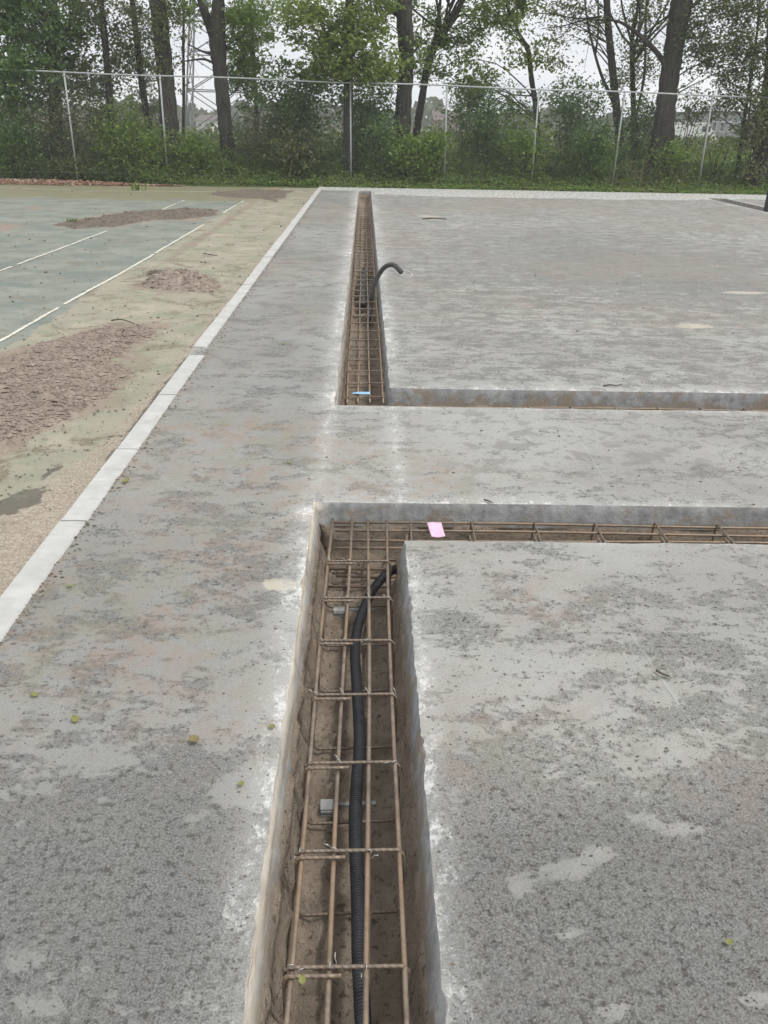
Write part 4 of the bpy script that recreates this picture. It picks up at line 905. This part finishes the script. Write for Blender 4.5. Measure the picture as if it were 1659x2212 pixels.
tree('slender bare-looking trunk left of the sixth post', (1338, 300), [(1330, 220), (1322, 140), (1314, 60), (1309, -25)], (17, 15, 14, 13, 12), 28,
     [(1190, 20, 50, 22, 26), (1250, 70, 50, 30, 16), (1200, 90, 30, 30, 9), (1290, 30, 40, 30, 12), (1350, 110, 30, 60, 14), (1230, 120, 30, 30, 7)], B_, .065,
     forks=[([(1336, 250), (1316, 200), (1302, 170), (1286, 120), (1272, 60), (1262, -15)], (7, 7, 6, 5, 4, 3)), ([(1286, 120), (1292, 70), (1292, 20), (1290, -15)], (4, 3.5, 3, 2.5)), ([(1313, 45), (1270, 42), (1220, 55), (1170, 62)], (4, 3, 2, 1.2)), ([(1300, 35), (1250, 40), (1190, 30), (1130, 20)], (3, 2.5, 2, 1)), ([(1240, 50), (1210, 80), (1180, 90)], (2, 1.5, 1))])
tree('multi-stemmed slim tree beside the sixth post, twin upright forks', (1369, 290), [(1368, 220), (1366, 150), (1364, 90)], (11, 10, 9, 8), 29,
     [(1370, 60, 30, 70, 28), (1395, 150, 26, 60, 26), (1350, 180, 24, 40, 14), (1390, 20, 26, 30, 16)], B_, .065, top=4.4, high=8, forks=[([(1364, 90), (1350, 40), (1340, -15)], (5, 4, 3)), ([(1364, 90), (1374, 40), (1378, -15)], (6, 5, 4)), ([(1372, 260), (1392, 160), (1394, 60), (1396, -15)], (5, 5, 4, 3))])
tree('thickest trunk on the right, leaning slightly right with one long bare branch', (1428, 330), [(1436, 250), (1446, 170), (1458, 90), (1470, 20), (1477, -30)], (48, 38, 36, 36, 40, 38), 27,
     [(1530, 40, 60, 50, 60), (1500, 110, 50, 50, 40), (1590, 20, 60, 40, 50), (1560, 120, 60, 50, 54), (1420, 30, 30, 30, 14)], B_, .07, forks=[([(1446, 165), (1432, 132), (1414, 108), (1396, 90), (1372, 68), (1340, 48), (1310, 42)], (11, 10, 9, 9, 7, 5, 3)), ([(1470, 30), (1500, 10), (1530, -20)], (9, 7, 6))])
tree('thin double stem close to the right picture edge', (1596, 345), [(1606, 270), (1618, 190), (1630, 110), (1640, 20)], (8, 7, 6, 5, 4), 27,
     [(1600, 150, 60, 50, 44), (1640, 90, 50, 60, 40), (1570, 220, 50, 40, 36), (1630, 30, 40, 30, 24)], B_, .07, forks=[([(1598, 340), (1604, 320), (1616, 260), (1624, 200)], (5, 5, 4, 3))], high=8)
tree('broad dark trunk cut by the right picture edge', (1662, 345), [(1668, 270), (1678, 180), (1688, 60), (1692, -20)], (70, 56, 50, 46, 44), 26.5,
     [(1650, 200, 50, 80, 44, -.5), (1660, 60, 50, 70, 44, -.5)], B_, .075)
def shrub(label, bx_, by_, rx, ry, Y, mat, n, lsize=.08, group='shrubs behind the fence'):
    c = AT(bx_, by_, Y); s = Y/F; root = empty('shrub', (c[0], c[1], -.06), label, 'shrub', group); L, CC = clusters(c, (rx*s, min(1.1, rx*s*.8), ry*s), n, 24, .20); mb = MB()
    L2, C2 = clusters((c[0], c[1], max(.2, c[2]*.4)), (rx*s*.8, .7, max(.3, c[2]*.5)), int(n*.45), 22, .22); L = np.concatenate([L, L2])
    for k in range(7): limb(mb, (c[0]+RNG.normal(0, .12), c[1]+RNG.normal(0, .12), -.1), CC[k % len(CC)], .022, .006, .08, 5, 9)
    prop(mb.build('stems', MAT['bark'], root, smooth_sh=True), kind='stuff'); L = L[L[:, 2] > -.05]; leaves('foliage', L, lsize*1.25, mat, root, .35)
for a in [('dark dense shrub filling the left edge below the rail', 20, 255, 70, 100, 26.3, D_, 150), ('olive shrub behind the first post', 135, 260, 70, 80, 26.8, B_, 120), ('mid-green shrub in the bay between the first two posts', 265, 280, 50, 60, 26.4, M_, 80),
    ('dark shrub at the foot of the slim second trunk', 215, 230, 40, 60, 28.5, D_, 70), ('low shrub between the ivy trunk and the forked trunk', 420, 320, 40, 34, 26.2, M_, 50), ('brownish shrub left of the stout ivy trunk', 318, 240, 36, 60, 30, B_, 60),
    ('big dark layered bush left of the middle post', 640, 215, 70, 75, 27.2, D_, 170, .10), ('dark bush right behind the middle post', 785, 235, 60, 70, 27.8, D_, 140, .09), ('low green bush under the big dark layered bush', 640, 320, 60, 34, 26.0, B_, 70),
    ('small bush at the foot of the thick straight trunk', 880, 330, 40, 30, 26.0, M_, 46), ('wide dark bush between the fourth and fifth posts', 1055, 255, 80, 62, 27.5, D_, 170, .085), ('loose tall shrub behind the fourth post', 1010, 210, 40, 40, 29, M_, 30),
    ('dense rounded bush right of the fifth post', 1240, 235, 60, 60, 27.5, D_, 130), ('low dark bush in front of the slender trunk', 1290, 310, 50, 36, 26.2, D_, 66), ('dark bush between the sixth post and thickest trunk', 1385, 270, 40, 55, 27.8, D_, 76),
    ('thin see-through shrub right of the thickest trunk', 1490, 225, 44, 36, 27.5, B_, 30), ('small bright bush in the gap before the right edge', 1555, 320, 26, 22, 26.5, Y_, 18, .07), ('leafy bush filling the foot of the ivy trunk at its left', 338, 318, 34, 34, 26.1, M_, 44), ('loose green bush between the forked trunk and the big dark layered bush', 545, 290, 46, 44, 26.8, B_, 56),
    ('small yellowish bush below the slanting trunk', 935, 318, 40, 34, 26.1, M_, 50), ('green bush left of the fifth post foot', 1128, 305, 46, 40, 26.3, M_, 60), ('drooping bush just left of the thick straight trunk', 825, 300, 40, 44, 26.4, D_, 60),
    ('fresh green bush at the foot of the thickest trunk', 1455, 335, 36, 26, 26.1, M_, 36), ('dark bush against the right picture edge', 1640, 270, 40, 60, 26.0, B_, 70)]: shrub(*a)
# low green cover in front of, below and behind the fence
def cover(name, n, x0, x1, y0, y1, hfun, mat, lsize, up=.6):
    x = x0+RNG.random(n)*(x1-x0); y = y0+RNG.random(n)*(y1-y0); h_ = hfun(x, y)*(.55+.9*fbm(x*1.1, y*1.1, 0, 33, 3)); z = -.04+h_*RNG.random(n)**.6
    k = h_ > .02; prop(leaves(name, np.stack([x, y, z], -1)[k], lsize, mat, None, up), kind='stuff')
lefty = lambda x: smooth(x, 2.5, -5)
edge0 = lambda x: YB+.12+.85*smooth(x, -5.2, -8.0)-.0*x + .25*(fbm(x*.9, x*0+3, 0, 66, 3)-.5)
cover('ground_ivy', 52000, -16, 17, YB+.05, YF+1.2, lambda x, y: (.12+.42*smooth(y, YB+.1, YF+.6)+.22*lefty(x)*smooth(y, YB, YF))*(.5+1.0*fbm(x*2.3, y*2.3, 0, 34, 3))*(y > edge0(x)), MAT['lf_gr'], .075)
cover('nettle_undergrowth', 62000, -16, 17, YF+.2, YF+4.2, lambda x, y: (.75+.55*smooth(y, YF, YF+2.5))*(.7+.6*fbm(x*.5, y*.5, 2, 68, 3)), MAT['lf_mid'], .085, .4)
cover('olive_undergrowth', 22000, -16, 17, YF+.3, YF+4.5, lambda x, y: 1.25*smooth(fbm(x*.6, y*.6, 4, 69, 3), .42, .62), MAT['lf_brn'], .075, .2)
cover('dark_undergrowth', 30000, -16, 17, YF+.8, YF+5, lambda x, y: .9*(.6+.7*fbm(x*.4, y*.4, 8, 70, 3)), MAT['lf_dark'], .09, .3)
# dry stems at the right
bpt = AT(1400, 405, YF-.3); root = empty('dry_bramble', (bpt[0], bpt[1], 0), 'pale dry tangle of dead stems at the foot of the sixth and seventh posts', 'dead plant'); mb = MB()
for k in range(130):
    a = np.array([bpt[0]+RNG.normal(0, .75), bpt[1]+RNG.normal(.2, .25), -.05]); limb(mb, a, a+np.array([RNG.normal(0, .35), RNG.normal(0, .2), .25+.65*RNG.random()]), .006, .002, .15, 3, 6)
prop(mb.build('stems', MAT['lf_dry'], root), kind='stuff')
# fallen leaves at the left back corner
n = 5200; x = -13+RNG.random(n)*7.6; w_ = smooth(x, -5.6, -9.5); y = float(YB)-.55*w_-.1+RNG.random(n)*(.1+1.6*w_); prop(leaves('leaf_litter', np.stack([x, y, CZ+.02+.05*RNG.random(n)*w_], -1), .075, MAT['litter'], None, 1.5), kind='stuff')
def tuft(name, px, n, h_, label, cat, mat, w=.02):
    c = G(*px, CZ); root = empty(name, c, label, cat); V = []; Q = []
    for k in range(n):
        a = RNG.random()*6.28; b = c+np.array([RNG.normal(0, h_*.5), RNG.normal(0, h_*.25), 0]); l_ = h_*(.5+.7*RNG.random()); dv = np.array([math.cos(a)*.5, math.sin(a)*.5, 1])*l_; s = np.array([math.sin(a), -math.cos(a), 0])*w*.5; q = len(V)
        V += [b-s, b+s, b+dv*.6+s*.8, b+dv*.6-s*.8, b+dv*np.array([1.3, 1.3, .95])]; Q += [(q, q+1, q+2, q+3), (q+3, q+2, q+4, q+4)]
    mb = MB(); mb.add(V, [tuple(dict.fromkeys(f)) for f in Q]); prop(mb.build('blades', mat, root), kind='stuff')
tuft('grass_tuft', (158, 484), 70, .11, 'small grass tuft growing through the strip of soil on the court', 'grass tuft', MAT['lf_gr'])
tuft('grass_tuft', (190, 477), 26, .07, 'smaller grass tuft right behind the first tuft', 'grass tuft', MAT['lf_gr'])
tuft('weed', (303, 411), 10, .26, 'single tall weed near the back edge of the court', 'weed', MAT['lf_gr'], .05)

# ------------------------------------------------------------------ far things: pylon, buildings, hedge, van
def beam(mb, a, b, r_): mb.tube([a, b], r_, 4, cap=False)
Yp = 95.0; cpx_ = (AT(388, 300, Yp)+AT(580, 300, Yp))/2; hw = (AT(580, 300, Yp)[0]-AT(388, 300, Yp)[0])/2*.78; PH = 30.0
pyl = empty('lattice_pylon', (cpx_[0], Yp, 0), 'grey steel lattice pylon far off behind the forked trunk', 'pylon')
def corner(k, z): t = max(.16, 1-z/PH*.95); sx, sy = ((-1, -1), (1, -1), (1, 1), (-1, 1))[k]; c = np.array([sx*hw*t, sy*hw*t]); a = .3; return np.array([cpx_[0]+c[0]*math.cos(a)-c[1]*math.sin(a), Yp+c[0]*math.sin(a)+c[1]*math.cos(a), z])
levels = [0, 4.2, 7.6, 10.6, 13.3, 16, 19, 22, 25, 28]
for k in range(4):
    MB().tube([corner(k, z) for z in levels], .12, 4).build('leg', MAT['pylon'], pyl)
mb = MB()
for z0, z1 in zip(levels[:-1], levels[1:]):
    for k in range(4):
        beam(mb, corner(k, z0), corner((k+1) % 4, z1), .05); beam(mb, corner((k+1) % 4, z0), corner(k, z1), .05); beam(mb, corner(k, z1), corner((k+1) % 4, z1), .055)
prop(mb.build('lattice_braces', MAT['pylon'], pyl), kind='stuff')
mb = MB()
for z in (19, 23, 27):
    for sx in (-1, 1): beam(mb, np.array([cpx_[0], Yp, z+1.4]), np.array([cpx_[0]+sx*6.5, Yp+sx*2, z]), .09); beam(mb, np.array([cpx_[0], Yp, z]), np.array([cpx_[0]+sx*6.5, Yp+sx*2, z]), .09)
mb.build('cross_arms', MAT['pylon'], pyl)
def building(name, px0, px1, pyt, pyb, Y, wall, label, cat, roof=True, wins=4, depth=8, rh=.35):
    A, B = AT(px0, pyb, Y), AT(px1, pyb, Y); h_ = AT((px0+px1)/2, pyt, Y)[2]; cx, w = (A[0]+B[0])/2, B[0]-A[0]; root = empty(name, (cx, Y+depth/2, 0), label, cat)
    eh = h_*(1-rh) if roof else h_
    MB().box((cx, Y+depth/2, eh/2-.1), (w, depth, eh+.2)).build('wall', wall, root)
    if roof:
        x0, x1 = cx-w/2-.3, cx+w/2+.3; V = [(x0, Y-.3, eh-.05), (x1, Y-.3, eh-.05), (x1, Y+depth+.3, eh-.05), (x0, Y+depth+.3, eh-.05), (x0, Y+depth/2, h_), (x1, Y+depth/2, h_)]
        MB().add(V, [(0, 1, 5, 4), (2, 3, 4, 5), (0, 4, 3), (1, 2, 5), (3, 2, 1, 0)]).build('roof', MAT['roof'], root)
    else: MB().box((cx, Y+depth/2, h_+.1), (w+.3, depth+.3, .3)).build('roof', MAT['roof'], root)
    for k in range(wins):
        xw = cx-w/2+w*(k+.5)/wins; f = MB().box((xw, Y-.03, eh*.55), (w/wins*.5, .12, eh*.36)).build('window', MAT['wallw'], root)
        MB().box((xw, Y-.08, eh*.55), (w/wins*.42, .06, eh*.29)).build('pane', MAT['glass'], f)
building('farmhouse', 940, 1005, 240, 285, 120, MAT['wallb'], 'distant pale brick house seen between the slanting trunk and fourth post', 'house', True, 5)
building('shed', 1035, 1095, 286, 300, 80, MAT['wallb'], 'low brown shed in the distance right of the fourth post', 'shed', True, 3, 6)
building('warehouse', 1530, 1600, 245, 293, 110, MAT['wallg'], 'dark grey warehouse far off at the right, behind the seventh post', 'building', False, 4, 20)
building('grey_house', 1478, 1522, 262, 293, 100, MAT['wallg'], 'grey house far off left of the seventh post', 'house', True, 3, 8)
building('barn', 425, 458, 248, 285, 130, MAT['wallw'], 'white-fronted barn in the distance under the pylon', 'barn', True, 2, 10)
building('cottage', 90, 150, 240, 290, 115, MAT['wallb'], 'brick cottage glimpsed through the leaves at the left', 'house', True, 3, 8)
va = AT(1483, 292, 85); van = empty('parked_van', (va[0], 85, 0), 'white van parked far away at the right of the thickest trunk', 'van')
prof = [(-2.6, .35), (2.5, .35), (2.6, .9), (2.3, 1.15), (1.7, 1.95), (1.4, 2.1), (-2.5, 2.1), (-2.6, 1.9)]
V = [(va[0]+a, 85+s, b) for s in (-.95, .95) for a, b in prof]; m_ = len(prof)
MB().add(V, [tuple(range(m_)), tuple(range(m_, 2*m_))[::-1]]+[(i_, i_+m_, (i_+1) % m_+m_, (i_+1) % m_) for i_ in range(m_)]).build('body', MAT['vanw'], van)
MB().box((va[0]+1.45, 85-.97, 1.55), (.8, .06, .5)).build('side_window', MAT['glass'], van)
for sx in (-1.6, 1.6):
    for sy_ in (-.85, .85): MB().tube([(va[0]+sx, 85+sy_-.12, .35), (va[0]+sx, 85+sy_+.12, .35)], .36, 14).build('wheel', MAT['rubber'], van)
# far hedge and wood: one mass
n = 15000; th = (RNG.random(n)-.5)*1.5; dist = 150+90*RNG.random(n); x = dist*np.sin(th); y = dist*np.cos(th); hh = (1.8+3.6*fbm(th*16, th*0, 0, 77, 4))*(.7+.5*fbm(th*60, th*0, 0, 78, 2)); z = hh*RNG.random(n)**.8
prop(leaves('distant_wood', np.stack([x, y, z], -1), 1.5, MAT['lf_far'], None, .3, aspect=.8), kind='stuff')
n = 9000; x = (RNG.random(n)-.5)*90; y = 52+RNG.random(n)*9+3*np.sin(x*.1); z = (.5+1.2*fbm(x*.25, y*.1, 0, 79, 3))*RNG.random(n); prop(leaves('field_hedge', np.stack([x, y, z], -1), .34, MAT['lf_far'], None, .4, aspect=.7), kind='stuff')
n = 26000; x = (RNG.random(n)-.5)*56; y = YF+5+RNG.random(n)**1.5*26; z = -.05+.28*RNG.random(n); prop(leaves('meadow_grass', np.stack([x, y, z], -1), .16, MAT['lf_gr'], None, -.2, aspect=.25), kind='stuff')

# ------------------------------------------------------------------ thin haze in the air
hm = bpy.data.materials.new('haze_mat'); hm.use_nodes = True; ht = hm.node_tree
for n_ in list(ht.nodes):
    if n_.type == 'BSDF_PRINCIPLED': ht.nodes.remove(n_)
hv = ht.nodes.new('ShaderNodeVolumePrincipled'); hv.inputs['Density'].default_value = .0017; hv.inputs['Color'].default_value = (.97, .985, 1.0, 1)
ht.links.new(hv.outputs['Volume'], ht.nodes['Material Output'].inputs['Volume'])
hz = MB().box((0, 105, 14.6), (640, 330, 31.5)).build('haze', hm); prop(hz, kind='stuff')
